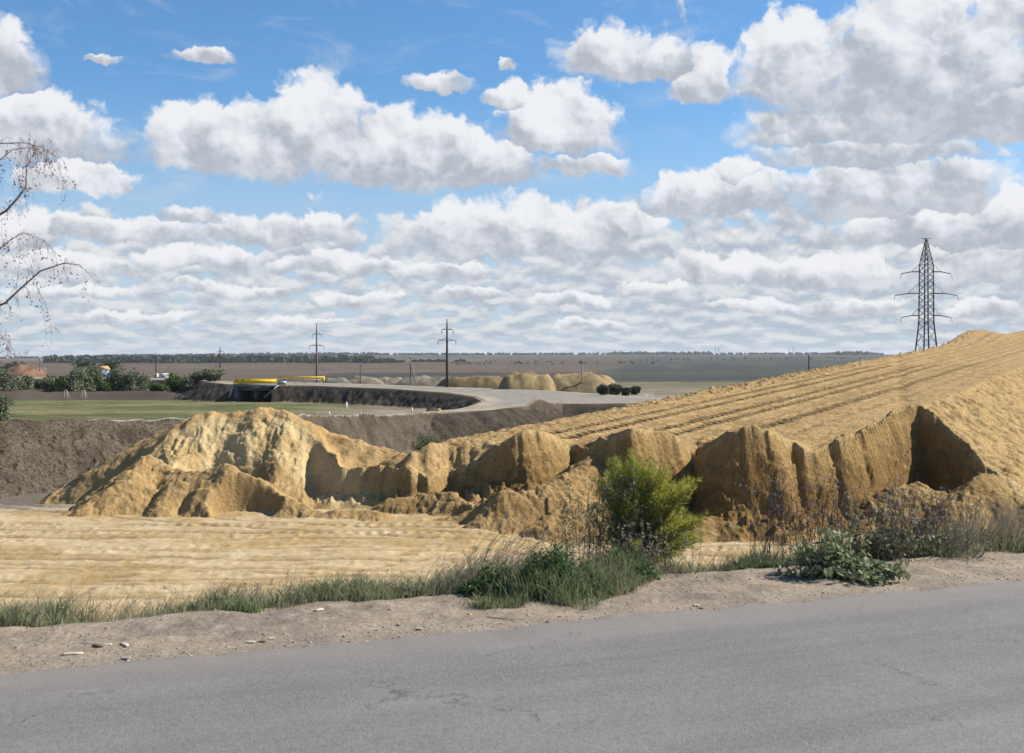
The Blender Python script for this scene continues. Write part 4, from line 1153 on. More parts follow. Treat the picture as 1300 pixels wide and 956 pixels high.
# ------------------------------------------------------------------ distant heaps
def heap(name, u, Y, v_top, wpx, label, alb, dep=6.0, flat=0.0, cat='sand heap', seed=1, grp=None, off=0.0):
    X = (u-650)*Y/F; hw = wpx*Y/F/2; zb = gz(X, Y)-.3; H = zat(v_top, Y)-zb
    n, m_ = 44, 20
    gx, gy = np.meshgrid(np.linspace(-1, 1, n), np.linspace(-1, 1, m_))
    px_ = gx*hw; py_ = gy*dep
    z = np.clip(1.0-np.abs(gx)**(2.2+3*flat)-gy**2, 0, 1)**.8
    nz = fbm((px_+X)*.3, (py_+Y+z*3)*.5, 6, seed, .6)*.11+fbm((px_+X)*.13, py_*.1, 2, seed+5)*.12
    z = np.clip(z*(1+nz), 0, 2)*H*1.02
    V = np.c_[px_.ravel(), py_.ravel(), z.ravel()]
    ii = np.arange(n*m_).reshape(m_, n); q = np.stack([ii[:-1, :-1], ii[:-1, 1:], ii[1:, 1:], ii[1:, :-1]], -1).reshape(-1, 4)
    a = lerp(np.array(alb)*np.ones((len(V), 1)), np.array(alb)*.65, sst(fbm(px_.ravel()*.3, z.ravel()*.8, 3, seed+2), 0, .6))
    o = mesh_np(name, V, q, M_SAND, attrs={'albedo': a}, smooth=True); o.location = (X, Y, zb)
    return tag(o, label, cat, grp)
SA = (.27, .20, .10)
heap('sand_heap', 600, 252, 478, 112, 'long flat topped dark and golden cut heap behind the tall power pole', (.20, .145, .075), 4, .6, seed=3)
heap('sand_heap', 669, 233, 474, 80, 'rounded golden sand heap in the middle beyond the loop road', SA, 6, .9, seed=4)
heap('sand_heap', 730, 236, 474, 108, 'lumpy golden heap around the thin utility pole', (.25, .185, .10), 6, .35, seed=5)
heap('sand_heap', 765, 240, 476, 44, 'low pale sand heap behind the dark bushes', SA, 6, .2, seed=6)
heap('spoil_heap', 548, 330, 479, 110, 'pale low spoil heap right of the strutted pole', (.21, .175, .125), 6, .5, cat='spoil heap', seed=7)
heap('spoil_heap', 462, 345, 479.5, 66, 'left pale spoil heap between the short dark pole and strutted pole', (.21, .175, .125), 5, .3, cat='spoil heap', seed=8)
heap('spoil_heap', 494, 350, 479.5, 60, 'right small pale spoil heap just left of the strutted pole', (.21, .175, .125), 5, .3, cat='spoil heap', seed=9)
heap('spoil_heap', 428, 340, 480.5, 50, 'greyish flat spoil heap right of the guardrail end', (.17, .155, .12), 5, .3, cat='spoil heap', seed=10)
heap('earth_heap', 30, 420, 465, 60, 'reddish brown earth heap behind the trees at the far left', (.17, .10, .065), 12, .2, cat='earth heap', seed=11)
heap('soil_clump', 549, 141, 517.5, 22, 'dark soil clump at the inner edge of the loop road', (.07, .055, .045), 1.6, .2, cat='soil heap', seed=12)
heap('sand_clump', 557, 138.5, 518.5, 9, 'tiny golden sand clump beside the dark soil clump', SA, 1.0, .1, cat='sand heap', seed=13)

# ------------------------------------------------------------------ house, sheds, goal frames, marker posts
M_WHITE = flat_mat('white_wall', (.75, .74, .70), 0.8, 0.08, .5)
M_ORANGE = flat_mat('orange_roof', (.52, .27, .12), 0.8, 0.15, .8)
M_BLUE = flat_mat('blue_wall', (.22, .33, .46), 0.8, 0.1, .5)
M_WOOD = flat_mat('weathered_wood', (.34, .32, .28), 0.85, 0.2, 4.0)
M_GLASS = flat_mat('window_pane', (.03, .035, .04), 0.15, 0.1, 1.0, spec=.5)
def house(name, u, Y, v_eave, v_top, wpx, wallm, roofm, label, vb):
    k = Y/F; X = (u-650)*k; zb = zat(vb, Y); hw = wpx*k/2; he = zat(v_eave, Y)-zb; ht = zat(v_top, Y)-zb; dp = hw*.8
    r = empty(name, (X, Y, zb)); tag(r, label, 'house' if 'house' in name else 'shed')
    m = MB(); m.box((0, 0, he/2-1), (2*hw, 2*dp, he+2)); w = m.build('wall', wallm, r)
    m = MB(); e = .4
    m.add([(-hw-e, -dp-e, he), (hw+e, -dp-e, he), (hw+e, dp+e, he), (-hw-e, dp+e, he), (-hw*.9, 0, ht), (hw*.9, 0, ht)], [(0, 1, 5, 4), (1, 2, 5), (2, 3, 4, 5), (3, 0, 4), (3, 2, 1, 0)])
    m.build('roof', roofm, r)
    for s_ in (-.5, .35):
        m = MB(); m.box((s_*hw, -dp-.02, he*.55), (hw*.28, .08, he*.36)); m.build('window', M_GLASS, r)
    m = MB(); m.box((hw*-.05, -dp-.02, he*.36), (hw*.22, .10, he*.7)); m.build('door', M_WOOD, r)
house('house', 132, 430, 469.5, 464.5, 11, M_BLUE, M_ORANGE, 'small blue walled house with an orange roof among the trees', 486)
house('shed', 198, 520, 475.5, 474.2, 5, M_WHITE, M_WHITE, 'smaller white shed, left of the pair beyond the trees', 480)
house('shed', 209, 520, 475, 474, 8, M_WHITE, M_WHITE, 'larger white shed, right of the pair beyond the trees', 480)
def goal(u, label, dv=0):
    Y = 288.0; k = Y/F; X = (u-650)*k; zb = gz(X, Y); h = 12.2*k; w = 5.2*k
    r = empty('goal_frame', (X, Y, zb), R(0)); tag(r, label, 'goal frame', 'pale wooden frames at the back of the field')
    for s_ in (-.5, .5):
        m = MB(); m.tube([(s_*w, 0, 0), (s_*w*.62, 0, h)], .10, 6); m.build('post', M_WOOD, r)
        m = MB(); m.tube([(s_*w, 1.4, 0), (s_*w*.62, .05, h*.97)], .07, 6); m.build('brace', M_WOOD, r)
    m = MB(); m.tube([(-w*.34, 0, h), (w*.34, 0, h)], .10, 6); m.build('crossbar', M_WOOD, r)
goal(83.5, 'left pale frame standing at the back of the green field')
goal(106, 'right pale frame standing at the back of the green field')
def marker(u, Y, hpx, wpx, label, vb=None):
    k = Y/F; X = (u-650)*k; zb = gz(X, Y) if vb is None else zat(vb, Y)
    r = empty('marker_post', (X, Y, zb-.1)); tag(r, label, 'marker post', 'white marker posts')
    h = hpx*k+.1; w = wpx*k
    m = MB(); m.box((0, 0, h*.44), (w, w, h*.88)); m.build('post', M_WHITE, r)
    m = MB(); m.box((0, 0, h*.94), (w*1.02, w*1.02, h*.12), taper=.6); m.build('cap', flat_mat('post_cap', (.5, .48, .44), .7), r)
marker(440, 190, 10.5, 1.7, 'white marker post before the dark inner bank of the loop road')
marker(523, 165, 5.5, 1.5, 'short white marker post near the dark soil clump')
marker(418, 128, 3.5, 1.6, 'small white marker post in the dry grass above the sand mound')
def lone_sign():
    Y = 172.0; k = Y/F; X = (819-650)*k; r = empty('road_marker', (X, Y, ROAD_Z)); tag(r, 'small white forked marker at the right end of the loop road', 'marker')
    m = MB(); m.tube([(0, 0, 0), (0, 0, .55)], .07, 6); m.build('post', M_WHITE, r)
    m = MB(); m.tube([(-.3, 0, .85), (0, 0, .45), (.3, 0, .85)], .08, 6); m.build('forked_top', M_WHITE, r)
lone_sign()
# ------------------------------------------------------------------ the roadside
def wpos(u, v):
    """point on the verge (height about 0) seen at column u, row v"""
    Y = EYE*F/(v-VH); return (u-650)*Y/F, Y
# lower edge of the grass as seen, turned into world points
GE = np.array([wpos(*p) for p in [(-700, 826), (-300, 806), (0, 790), (150, 776), (300, 768), (420, 757), (520, 752), (600, 762), (660, 772), (740, 772), (800, 748), (850, 722), (900, 712), (960, 710), (1020, 716), (1100, 706), (1180, 704), (1300, 700), (1500, 692), (1900, 684)]])
def ge_w(X):
    ws = wroad(GE[:, 0], GE[:, 1]); return np.interp(X, GE[:, 0], ws)
def to_world(X, w):
    """point with this X at distance w beyond the asphalt edge"""
    Y = RP[1] + (w + 0.3562*(X-RP[0]))/0.9344
    return Y
def grass(n, x0, x1, wa, wb, hmin, hmax, width, dens=None, lean=(.02, .0), seed=0):
    X = rng.uniform(x0, x1, n); t = rng.uniform(0, 1, n)**1.25; t = t + fbm(X*2.1, X*0, 3, 311)*.16
    w = ge_w(X) + wa + (wb-wa)*t + fbm(X*3, X*0, 3, 301)*.07
    Y = to_world(X, w)
    d = fbm(X*1.4, Y*2.0, 3, 305+seed)
    keep = rng.uniform(-.55, .55, n) < d*1.25 + (0 if dens is None else dens(X, w))
    X, Y, w, d = X[keep], Y[keep], w[keep], d[keep]
    z = gz(X, Y)-.01
    n = len(X)
    h = rng.uniform(hmin, hmax, n)*(0.65+0.6*sst(d, -.4, .6))
    h *= 0.45+0.55*sst(w-ge_w(X), 0.0, .22)
    root = np.c_[X, Y, z]
    dr = rng.normal(size=(n, 2))*.33
    tip = root + np.c_[dr[:, 0]*h+lean[0]*h, dr[:, 1]*h, h*rng.uniform(.75, 1, n)]
    bend = np.c_[-dr[:, 0]*h*.18, -dr[:, 1]*h*.18, h*.10]
    return root, tip, bend, h
parts = []
r_, t_, b_, h_ = grass(60000, -6.5, 1.35, 0, 1.15, .07, .23, .006)
parts.append(ribbons(r_, t_, b_, rng.uniform(.004, .009, len(r_)), 3, tint=np.clip(rng.normal(.38, .25, len(r_)), 0, 1)))
r_, t_, b_, h_ = grass(26000, 0.8, 3.2, 0, .9, .06, .21, .006, seed=3)
parts.append(ribbons(r_, t_, b_, rng.uniform(.004, .008, len(r_)), 3, tint=np.clip(rng.normal(.45, .25, len(r_)), 0, 1)))
r_, t_, b_, h_ = grass(42000, 2.6, 9.5, 0, 1.2, .08, .23, .006, seed=5)
parts.append(ribbons(r_, t_, b_, rng.uniform(.004, .009, len(r_)), 3, tint=np.clip(rng.normal(.5, .25, len(r_)), 0, 1)))
dp = []
for (n_, a_, b_, hh, sd_) in ((12000, -6.5, 1.35, .30, 8), (7000, .8, 3.2, .18, 9), (14000, 2.6, 9.5, .32, 10)):
    r_, t_, b2, h_ = grass(n_, a_, b_, -.08, 1.1, .08, hh, .006, lean=(.18, 0), seed=sd_)
    dp.append(ribbons(r_, t_, b2, rng.uniform(.002, .005, len(r_)), 3))
tag(plant_mesh('dry_grass', dp, M_DRYGR), 'dry straw stalks mixed into the roadside grass', 'dry grass', kind='stuff')
tag(plant_mesh('grass', parts, M_GRASS), 'green roadside grass growing along the verge', 'grass', kind='stuff')
# the dense dark green cushion of herbs in the middle
def herb_mat():
    return leaf_mat('herb_leaf', (.040, .075, .028), (.105, .155, .055), 0.6, .35, 9.0)
M_HERB = herb_mat()
def cushion(name, label, cx, cy, rx, ry, h, n, mat, leafsz=.018, stems=500, elong=2.6):
    z0 = gz(cx, cy); root = empty(name, (cx, cy, z0)); tag(root, label, cat=name.replace('_', ' '))
    cen = []; 
    p = blob_pts(n, (0, 0, 0), (1, 1, 1), .35); p[:, 2] = np.abs(p[:, 2])
    lump = .85+.75*fbm(p[:, 0]*2.2+cx, p[:, 1]*2.2, 3, 7)+(rng.uniform(size=len(p)) < .06)*rng.uniform(0, .7, len(p))
    P = np.c_[p[:, 0]*rx, p[:, 1]*ry, p[:, 2]*h*lump]
    gzv = gz(P[:, 0]+cx, P[:, 1]+cy)-z0
    P[:, 2] += np.minimum(gzv, .05)
    tn = np.clip(.25+.5*p[:, 2]+.5*fbm(p[:, 0]*3, p[:, 1]*3+p[:, 2]*2, 2, 9)+rng.normal(size=len(P))*.12, 0, 1)
    plant_mesh('foliage', [leaves(P, leafsz, elong, updir=np.array((0, 0, .9)), tint=tn)], mat, root)
    k = stems; q = rng.integers(0, len(P), k)
    tip = P[q]*[1, 1, 1.15]; ro = tip*[.55, .55, 0]; ro[:, 2] = np.minimum(gz(ro[:, 0]+cx, ro[:, 1]+cy)-z0, .02)-.02
    plant_mesh('stems', [ribbons(ro, tip, np.zeros_like(tip), .004, 2)], mat, root)
    return root
x, y = wpos(705, 764); cushion('herb_clump', 'dense dark green herb clump at the verge edge, left of the yellow green bush', x, y+.28, .36, .30, .24, 9000, M_HERB, .014)
x, y = wpos(625, 760); cushion('herb_clump', 'low green herb clump with pale leaves, leftmost on the verge edge', x, y+.25, .28, .25, .15, 4200, M_HERB, .013)
x, y = wpos(790, 742); cushion('herb_clump', 'small green herb clump directly below the yellow green bush', x, y+.28, .30, .28, .19, 5000, M_HERB, .013)
x, y = wpos(450, 748); cushion('herb_clump', 'low leafy clump in the grass strip below the sand flat', x, y+.25, .22, .2, .13, 1800, M_HERB, .015)

# yellow green feathery bush
def feathery():
    x, y = wpos(815, 690); y = 8.9; x = (806-650)*y/F; z0 = gz(x, y)
    root = empty('feathery_bush', (x, y, z0-.02)); tag(root, 'bright yellow green feathery bush leaning right above the verge', 'bush')
    pr = []; st = MB()
    # plumes: start, end (in metres from the foot; x right, z up)
    pl = []
    kp = y/F; gv = vpx(z0, y)
    ends = [(768, 604, .5), (782, 590, .8), (797, 577, 1), (814, 573, 1), (830, 580, 1), (846, 590, .9), (866, 602, .8), (884, 607, .7), (850, 612, .8), (820, 605, 1), (800, 615, 1),
            (884, 642, .8), (888, 668, .9), (872, 660, 1), (856, 650, 1), (866, 685, 1), (838, 668, 1), (815, 650, .9), (790, 640, .8), (778, 655, .6), (845, 690, .8), (800, 676, .8)]
    foot = np.array((0, 0, .03))
    for (eu, ev, wt_) in ends:
        e = np.array(((eu-814)*kp, rng.normal()*.08, (gv-ev-9)*kp))
        tier = eu > 840 and ev > 635
        for j in range(int(14*wt_)):
            t0 = rng.uniform(.15, .5)
            hub = foot*(1-t0)+e*t0*np.array((.8, 1, 1))
            pl.append((hub, e+rng.normal(size=3)*[.048, .06, .042]+np.array((.01, 0, 0))))
    V = []
    for a, b in pl:
        bend = np.array((-.01, 0, .05))+rng.normal(size=3)*.018
        n = 130; t = rng.uniform(.30, 1.0, n)
        P = a*(1-t)[:, None]+b*t[:, None]+bend*(4*t*(1-t))[:, None]
        rad = .040*np.sin(np.clip((t-.25)/.75, 0, 1)*2.6+.25)
        ax = unit(b-a)
        o = unit(rng.normal(size=(n, 3)))
        tip = P + unit(o+ax*.9)*(.030+.020*rng.uniform(size=n))[:, None]
        P = P + o*rad[:, None]*.55
        tip = tip + o*rad[:, None]*.55
        sunlit = np.clip((b[0]+.15)*.8+.25, 0, 1)  # sunlit right side put into the leaf tint: lighter towards the right
        tn = np.clip(sunlit*.5+.15+rng.uniform(0, .45, n), 0, 1)
        pr.append(ribbons(P, tip, np.zeros_like(P), .0042, 1, tint=tn))
        st.tube([a, (a+b)/2+bend, b], [.006, .004, .0015], 4, cap=False)
    plant_mesh('foliage', pr, M_KOCH, root)
    st.build('stems', M_DRYST, root)
feathery()

def weed(name, label, cat, u, Y, wpx, vtop, nst, mat, leaf_m=None, nleaf=0, lsz=.012, flowers=0, lean=0.0, fl_m=None, group=None, twig=5, thick=.0028, zoff=0, part='leaves', up=.75):
    X = (u-650)*Y/F; z0 = gz(X, Y)-.01+zoff; k = Y/F
    root = empty(name, (X, Y, z0)); tag(root, label, cat, group)
    hw = wpx*k/2; H = zat(vtop, Y)-z0
    st = []; tips = []; allp = []
    for s in range(nst):
        bx = rng.uniform(-1, 1)*hw*.85; by = rng.normal()*hw*.30
        a = np.array((bx, by, 0)); h = H*rng.uniform(.55, 1.0)
        b = np.array((bx+rng.normal()*hw*.38+lean*h, by+rng.normal()*.08, h))
        bend = rng.normal(size=3)*.02
        st.append((a, b, bend, thick))
        for t in rng.uniform(.25, .98, twig):
            p = a*(1-t)+b*t+bend*(4*t*(1-t))
            d = unit(rng.normal(size=3)+np.array((0, 0, up*1.6)))
            L_ = h*rng.uniform(.10, .28)*(1.15-t*.6)
            q = p+d*L_; st.append((p, q, rng.normal(size=3)*.006, thick*.6)); tips.append(q)
            for j in range(2):
                tt = rng.uniform(.3, .9); p2 = p*(1-tt)+q*tt; q2 = p2+unit(rng.normal(size=3)+np.array((0, 0, .8)))*L_*.4
                st.append((p2, q2, np.zeros(3), thick*.42)); tips.append(q2)
        tips.append(b)
    A = np.array([s[0] for s in st]); B = np.array([s[1] for s in st]); D = np.array([s[2] for s in st]); Wd = np.array([s[3] for s in st])
    plant_mesh('stems', [ribbons(A, B, D, Wd*2, 3), ribbons(A, B, D, Wd*2, 3)], mat, root)
    tips = np.array(tips)
    if leaf_m and nleaf:
        q = rng.integers(0, len(A), nleaf); t = rng.uniform(.05, 1, nleaf)[:, None]
        P = A[q]*(1-t)+B[q]*t+rng.normal(size=(nleaf, 3))*.006
        plant_mesh(part, [leaves(P, lsz, 2.4, updir=np.array((0, 0, .3)))], leaf_m, root)
    if flowers:
        q = rng.permutation(len(tips))[:flowers]; P = tips[q]; P = P[P[:, 2] > H*.35]
        for p in P:
            c = np.repeat(p[None], 8, 0)+rng.normal(size=(8, 3))*.0035
            plant_mesh('flower', [leaves(c, .010, 1.7)], fl_m or M_FLOWER, root)
    return root
# grey dry weed left of the feathery bush
weed('dry_weed', 'grey dry branching weed growing into the left side of the yellow green bush', 'weed', 768, 8.75, 70, 578, 34, M_DRYST, M_OLIVE, 1500, .010, twig=7, lean=.10)
weed('dry_weed', 'short grey weed standing left of the taller grey weed', 'weed', 742, 8.6, 50, 602, 16, M_BROWN, M_OLIVE, 500, .009, twig=6, lean=-.05)
weed('dry_weed', 'thin dry stalks in front of the feathery bush', 'weed', 800, 8.3, 80, 648, 18, M_DRYST, M_DRYGR, 500, .008, twig=5)
weed('dry_weed', 'low dry stalks at the right foot of the feathery bush', 'weed', 850, 8.55, 90, 660, 20, M_DRYST, M_DRYGR, 500, .008, twig=5)
# tall brown flowering weeds on the right
weed('flowering_weed', 'tall dark brown weed before the deep shaded hollow, leftmost of the flowering weeds', 'weed', 990, 9.3, 100, 588, 40, M_BROWN, M_BROWN, 900, .008, 16, twig=7, group='flowering weeds on the verge')
weed('flowering_weed', 'sparse violet flowering weed rising behind the broad leaved plants', 'weed', 1045, 9.2, 90, 598, 34, M_BROWN, M_BROWN, 500, .008, 32, twig=6, group='flowering weeds on the verge')
weed('flowering_weed', 'bushy violet flowering weed above the broad leaved plants', 'weed', 1105, 8.9, 110, 618, 46, M_BROWN, M_BROAD, 900, .008, 42, twig=6, group='flowering weeds on the verge')
weed('flowering_weed', 'violet flowering weed in front of the widest shaded cut', 'weed', 1160, 9.3, 100, 606, 42, M_BROWN, M_BROWN, 800, .008, 55, twig=6, group='flowering weeds on the verge')
weed('flowering_weed', 'thin upright weed with few flowers at the right of the flowering ones', 'weed', 1215, 9.8, 80, 612, 28, M_BROWN, M_DRYGR, 300, .008, 22, twig=5, group='flowering weeds on the verge')
weed('dry_weed', 'low brown weed right of the flowering weeds', 'weed', 1190, 9.2, 120, 655, 50, M_DRYST, M_BROAD, 900, .008, 12, twig=5)
# straw coloured grass tufts
def tuft(u, v, n, hpx, lean, label, spread=.12, mat=None):
    x, y = wpos(u, v); k = y/F; z0 = gz(x, y); r = empty('dry_grass_tuft', (x, y, z0-.01)); tag(r, label, 'grass tuft', 'straw coloured grass tufts')
    ro = np.c_[np.clip(rng.normal(size=(n, 2)), -1.7, 1.7)*[spread, spread*.6], np.zeros(n)]
    h = hpx*k*rng.uniform(.5, 1, n)
    tip = ro + np.c_[lean*h+rng.normal(size=n)*.28*h, rng.normal(size=n)*.15*h, h*rng.uniform(.7, .95, n)]
    bend = np.c_[-lean*h*.22, np.zeros(n), h*.10]
    plant_mesh('blades', [ribbons(ro, tip, bend, .004, 4)], mat or M_DRYGR, r)
    for q in rng.permutation(n)[:min(18, n//8)]:
        P = tip[q][None]+rng.normal(size=(16, 3))*[.007, .005, .016]
        plant_mesh('seed_head', [leaves(P, .005, 3.2, updir=np.array((lean, 0, 1.2)))], M_DRYGR, r)
tuft(640, 738, 260, 105, .55, 'straw coloured tuft leaning right before the dark heap', .16)
tuft(585, 742, 200, 72, .45, 'shorter straw tuft left of the leaning one', .16)
tuft(480, 742, 130, 50, .3, 'thin pale tuft in the grass below the sand flat', .16)
tuft(150, 765, 120, 55, .1, 'leftmost pale tuft in the grass strip', .2)
tuft(320, 756, 130, 50, .2, 'pale tuft between the two left thirds of the grass strip', .2)
tuft(1262, 694, 240, 90, .35, 'straw coloured tuft at the right edge of the verge', .20)
tuft(1215, 697, 160, 62, .25, 'shorter straw tuft just left of the one at the right edge', .18)
tuft(1290, 692, 200, 82, .3, 'pale tuft cut by the right edge of the photo', .16)
tuft(930, 706, 120, 46, .1, 'low sparse tuft on the bare verge before the shaded hollow', .22)
tuft(720, 735, 120, 66, .2, 'pale stalks rising behind the dense dark herb clump', .16)
# broad leaved plants
def broad(u, v, wpx, hpx, n, label, dy=.15):
    n = int(n*.62); hpx *= .76; wpx *= 1.18
    x, y = wpos(u, v); y += dy; x = (u-650)*y/F; k = y/F; z0 = gz(x, y)
    r = empty('broad_leaved_plant', (x, y, z0)); tag(r, label, 'plant', 'broad leaved plants on the verge')
    hw = wpx*k/2; H = hpx*k
    m = n//9; base = blob_pts(m, (0, 0, 0), (hw, hw*.55, H), .15)
    base[:, 2] = np.abs(base[:, 2])*(.75+1.1*fbm(base[:, 0]*9+x*5, base[:, 1]*9, 2, 77))+.02; base[:, 0] *= 1+.5*fbm(base[:, 1]*9, base[:, 2]*9+x, 2, 78)
    P = np.repeat(base, 9, 0)+rng.normal(size=(m*9, 3))*[.034, .026, .020]
    P[:, 2] = np.maximum(P[:, 2], .004)
    plant_mesh('leaves', [leaves(P, rng.uniform(.016, .036, len(P)), 2.0, updir=np.array((0, -.1, .35)))], M_BROAD, r)
    ro = base*[.3, .3, 0]; plant_mesh('stems', [ribbons(ro, base, np.zeros_like(base), .007, 3)], M_GREEN, r)
broad(1050, 738, 95, 66, 2600, 'bushiest broad leaved plant spreading over the verge towards the asphalt', .22)
broad(1100, 742, 85, 30, 1300, 'low sprawling broad leaved plant nearest the asphalt edge', .12)
broad(1130, 712, 90, 50, 1700, 'broad leaved plant behind and right of the sprawling one', .35)
broad(1018, 705, 60, 40, 900, 'small leafy plant at the left foot of the broad leaved group', .40)
broad(1085, 700, 90, 72, 1500, 'tall leafy plant standing among the violet flowering weeds', .55)
broad(1190, 700, 80, 30, 700, 'small isolated leafy plant right of the broad leaved group', .20)
broad(520, 748, 60, 26, 500, 'low rosette of leaves in the grass below the leaning straw tuft', .15)

# ------------------------------------------------------------------ bits lying on the verge
M_CHIP = flat_mat('pale_wood', (.48, .42, .33), 0.85, 0.2, 40.0)
M_CHIPD = flat_mat('brown_bark', (.17, .11, .08), 0.9, 0.3, 40.0)
M_STONE = flat_mat('verge_stone', (.33, .29, .25), 0.9, 0.25, 30.0)
def chip(name, u, v, L_, T_, ang, mat, label, cat, th=.012, group=None):
    x, y = wpos(u, v); z = gz(x, y)
    n = 9; m = MB(); pts = []; rad = []
    for i_ in range(n):
        t = i_/(n-1)-.5
        pts.append((t*L_, rng.normal()*T_*.08, th*.5+rng.normal()*T_*.05)); rad.append(T_*.5*(0.55+0.45*math.sqrt(max(0, 1-(2*t)**4))))
    m.tube(pts, rad, 6)
    o = m.build(name, mat, smooth=False); o.location = (x, y, z+th*.15); o.rotation_euler = (0, 0, R(ang)); o.scale = (1, 1, .55)
    return tag(o, label, cat, group)
chip('wood_chip', 92, 833, .105, .030, 8, M_CHIP, 'pale flat wood piece nearest the asphalt at the left', 'wood piece')
chip('bark_piece', 124, 824, .07, .036, -25, M_CHIPD, 'dark bark piece just right of the pale wood piece', 'bark piece', .02)
chip('wood_chip', 137, 822, .045, .022, 15, M_CHIP, 'small pale chip beside the dark bark piece', 'wood piece')
chip('wood_chip', 158, 823, .08, .026, -48, M_CHIP, 'tilted pale stick end right of the dark bark piece', 'wood piece')
chip('twig', 110, 818, .10, .008, -14, M_CHIPD, 'thin dark twig leading to the bark piece', 'twig')
chip('stone', 160, 838, .05, .022, 0, M_STONE, 'grey stone on the asphalt edge below the pale stick end', 'stone', .02)
chip('wood_chip', 318, 817, .05, .020, 5, M_CHIP, 'pale chip left of the reddish one in the middle of the verge', 'wood piece')
chip('bark_piece', 333, 816, .045, .024, 0, M_CHIPD, 'reddish brown chip between two pale chips', 'bark piece')
chip('wood_chip', 344, 811, .04, .018, 20, M_CHIP, 'pale chip just above the reddish one', 'wood piece')
chip('wood_chip', 470, 816, .06, .018, 4, M_CHIP, 'pale chip lying by the asphalt, left of the long dark twig', 'wood piece')
chip('twig', 638, 787, .21, .009, -24, M_CHIPD, 'long dark twig on the dirt below the green herb clump', 'twig')
chip('stone', 884, 769, .045, .022, 10, M_CHIP, 'pale stone on the bare verge near the asphalt', 'stone')
chip('stone', 532, 800, .04, .026, 0, M_STONE, 'grey stone left of the long dark twig', 'stone', .02)
chip('wood_chip', 405, 775, .06, .03, 50, M_CHIP, 'pale crumpled scrap under the grass edge', 'scrap')
def pebbles():
    V = []; Q_ = []; k = 0; T_ = []
    n = 2600
    X = rng.uniform(-6, 8, n); w = rng.uniform(.02, 1.35, n); w = np.where(rng.uniform(size=n) < .3, rng.uniform(-.02, .25, n), w)
    Y = to_world(X, w); z = gz(X, Y)
    s = rng.uniform(.003, .011, n)*np.where(rng.uniform(size=n) < .06, 2.0, 1)
    base = unit(np.array([(x, y, z_) for x in (-1, 1) for y in (-1, 1) for z_ in (-1, 1)], float))
    cf = np.array([(0, 1, 3, 2), (4, 6, 7, 5), (0, 4, 5, 1), (2, 3, 7, 6), (0, 2, 6, 4), (1, 5, 7, 3)])
    sc = rng.uniform(.6, 1.3, (n, 1, 3))*np.array((1, 1, .6)); P = base[None]*sc*s[:, None, None]*(1+.25*rng.normal(size=(n, 8, 1)))
    a = rng.uniform(0, 6.28, n)
    P = np.stack([P[..., 0]*np.cos(a)[:, None]-P[..., 1]*np.sin(a)[:, None], P[..., 0]*np.sin(a)[:, None]+P[..., 1]*np.cos(a)[:, None], P[..., 2]], -1)
    P += np.c_[X, Y, z][:, None]
    q = (cf[None]+np.arange(n)[:, None, None]*8).reshape(-1, 4)
    return mesh_np('gravel', P.reshape(-1, 3), q, leaf_mat('gravel', (.12, .10, .085), (.36, .32, .28), .9, 0.0, 30), attrs={'tint': np.repeat(rng.uniform(0, 1, n)**1.5, 8)})
tag(pebbles(), 'small pebbles and grit scattered over the dirt verge', 'gravel', kind='stuff')

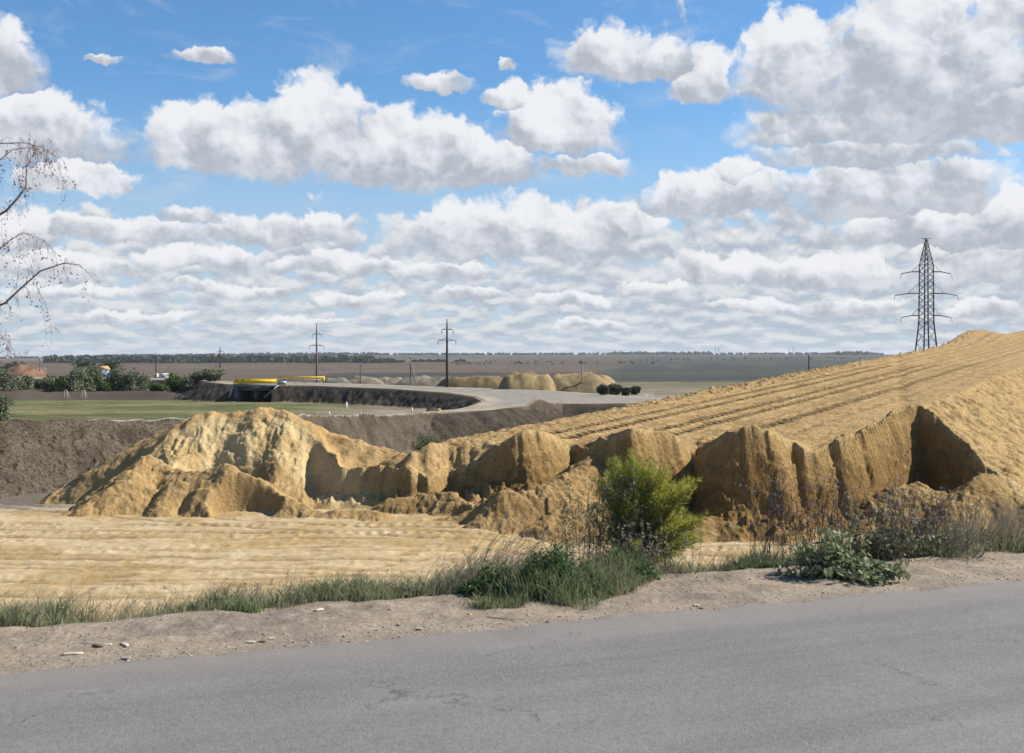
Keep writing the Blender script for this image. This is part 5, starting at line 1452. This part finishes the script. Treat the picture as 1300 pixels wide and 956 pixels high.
# ------------------------------------------------------------------ bare drooping tree at the left edge
def side_tree():
    Y0 = 9.6; X0 = (-260-650)*Y0/F; z0 = gz(X0, Y0)-.1
    root = empty('drooping_tree', (X0, Y0, z0)); tag(root, 'nearly bare tree reaching drooping reddish twigs into the left edge', 'tree')
    k = Y0/F
    def P(u, v, dy=0.0): return np.array(((u+260)*k, dy, zat(v, Y0)-z0))
    tr = MB()
    tr.tube([(0, 0, 0), (.04, 0, 1.0), (-.03, 0, 2.2), (.05, .05, 3.6), (0, .1, 5.0)], [.15, .12, .095, .06, .02], 10)
    tr.build('trunk', M_BARK, root, True)
    main = [
     ([P(-250, 420), P(-120, 350), P(-40, 292), P(0, 265), (P(14, 250)), P(25, 235), P(26, 210), P(31, 198), P(40, 185)], .012),
     ([P(-250, 500), P(-130, 450), P(-40, 402), P(0, 384), P(18, 367), P(45, 343), P(75, 333), P(95, 335), P(106, 345), P(114, 356)], .010),
     ([P(-240, 380), P(-110, 300), P(-30, 225), P(0, 212), P(22, 193), P(48, 190), P(66, 196)], .007),
     ([P(-240, 330), P(-110, 245), P(-40, 195), P(0, 182), P(30, 181), P(50, 186), P(66, 196), P(78, 224), P(88, 244)], .005),
     ([P(-240, 480), P(-120, 390), P(-30, 330), P(0, 300), P(14, 292), P(40, 300), P(60, 322)], .006),
     ([P(-240, 520), P(-100, 430), P(-20, 412), P(6, 415), P(20, 440), P(26, 455)], .005),
    ]
    br = MB(); nodes = []
    for pts, r0 in main:
        n = len(pts); dy = rng.normal()*.12
        pts = [p+np.array((0, dy*min(1, i_/3), 0)) for i_, p in enumerate(pts)]
        rr = np.linspace(r0*1.35, r0*.05, n); br.tube(pts, list(rr), 6)
        for i_ in range(2, n-1):
            for t in (0, .33, .66): nodes.append((pts[i_]*(1-t)+pts[i_+1]*t, pts[i_+1]-pts[i_]))
    br.build('branches', M_REDTW, root, True)
    tw = []; lf = []
    for p, d in nodes:
        for q in range(3 if p[0] < 340*k else 1):
            dd = unit(unit(d)*.8+rng.normal(size=3)*.9+np.array((0, 0, .15)))
            L_ = rng.uniform(.06, .26)*(1 if p[0]*1.0 < 246*k else .6)
            m = p+dd*L_*.6; e = p+dd*L_+np.array((0, 0, -rng.uniform(.02, .14)))
            tw.append((p, e, (m-(p+e)/2)*1.0, .0017))
            for j in range(rng.integers(1, 4)):
                t = rng.uniform(.3, 1); a_ = p*(1-t)+e*t+(m-(p+e)/2)*(4*t*(1-t)); e2 = a_+unit(rng.normal(size=3))*.05+np.array((0, 0, -rng.uniform(.03, .15)))
                tw.append((a_, e2, np.zeros(3), .0010))
                if rng.uniform() < .55:
                    for _ in range(rng.integers(1, 5)): lf.append(e2+rng.normal(size=3)*[.008, .008, .02])
            if rng.uniform() < .3: lf.append(e+rng.normal(size=3)*.006)
    for (u, v) in ((58, 395), (64, 405), (50, 385), (66, 418), (60, 440), (20, 330), (8, 340), (30, 352), (12, 360), (35, 342), (52, 322), (40, 300), (48, 218), (55, 220), (28, 233), (27, 235), (60, 205), (4, 310), (10, 350), (28, 450), (32, 446)):
        for _ in range(9): lf.append(P(u, v, rng.normal()*.05)+rng.normal(size=3)*[.012, .03, .03])
    for (a, b, c) in (((48, 366), (62, 400), (66, 435)), ((40, 362), (52, 378), (60, 445)), ((20, 367), (24, 340), (26, 300)), ((26, 235), (18, 215), (4, 205)), ((26, 225), (50, 212), (86, 240))):
        A_, B_, C_ = P(*a), P(*b), P(*c); tw.append((A_, C_, (B_-(A_+C_)/2), .0026))
    A = np.array([t[0] for t in tw]); B = np.array([t[1] for t in tw]); D = np.array([t[2] for t in tw]); Wd = np.array([t[3] for t in tw])
    plant_mesh('twigs', [ribbons(A, B, D, Wd*1.5, 4), ribbons(A, B, D, Wd*1.5, 4)], M_REDLF, root)
    lf = np.array(lf)
    plant_mesh('withered_leaves', [leaves(lf, .0105, 2.2, updir=np.array((0, 0, -.7)))], M_REDLF, root)
side_tree()
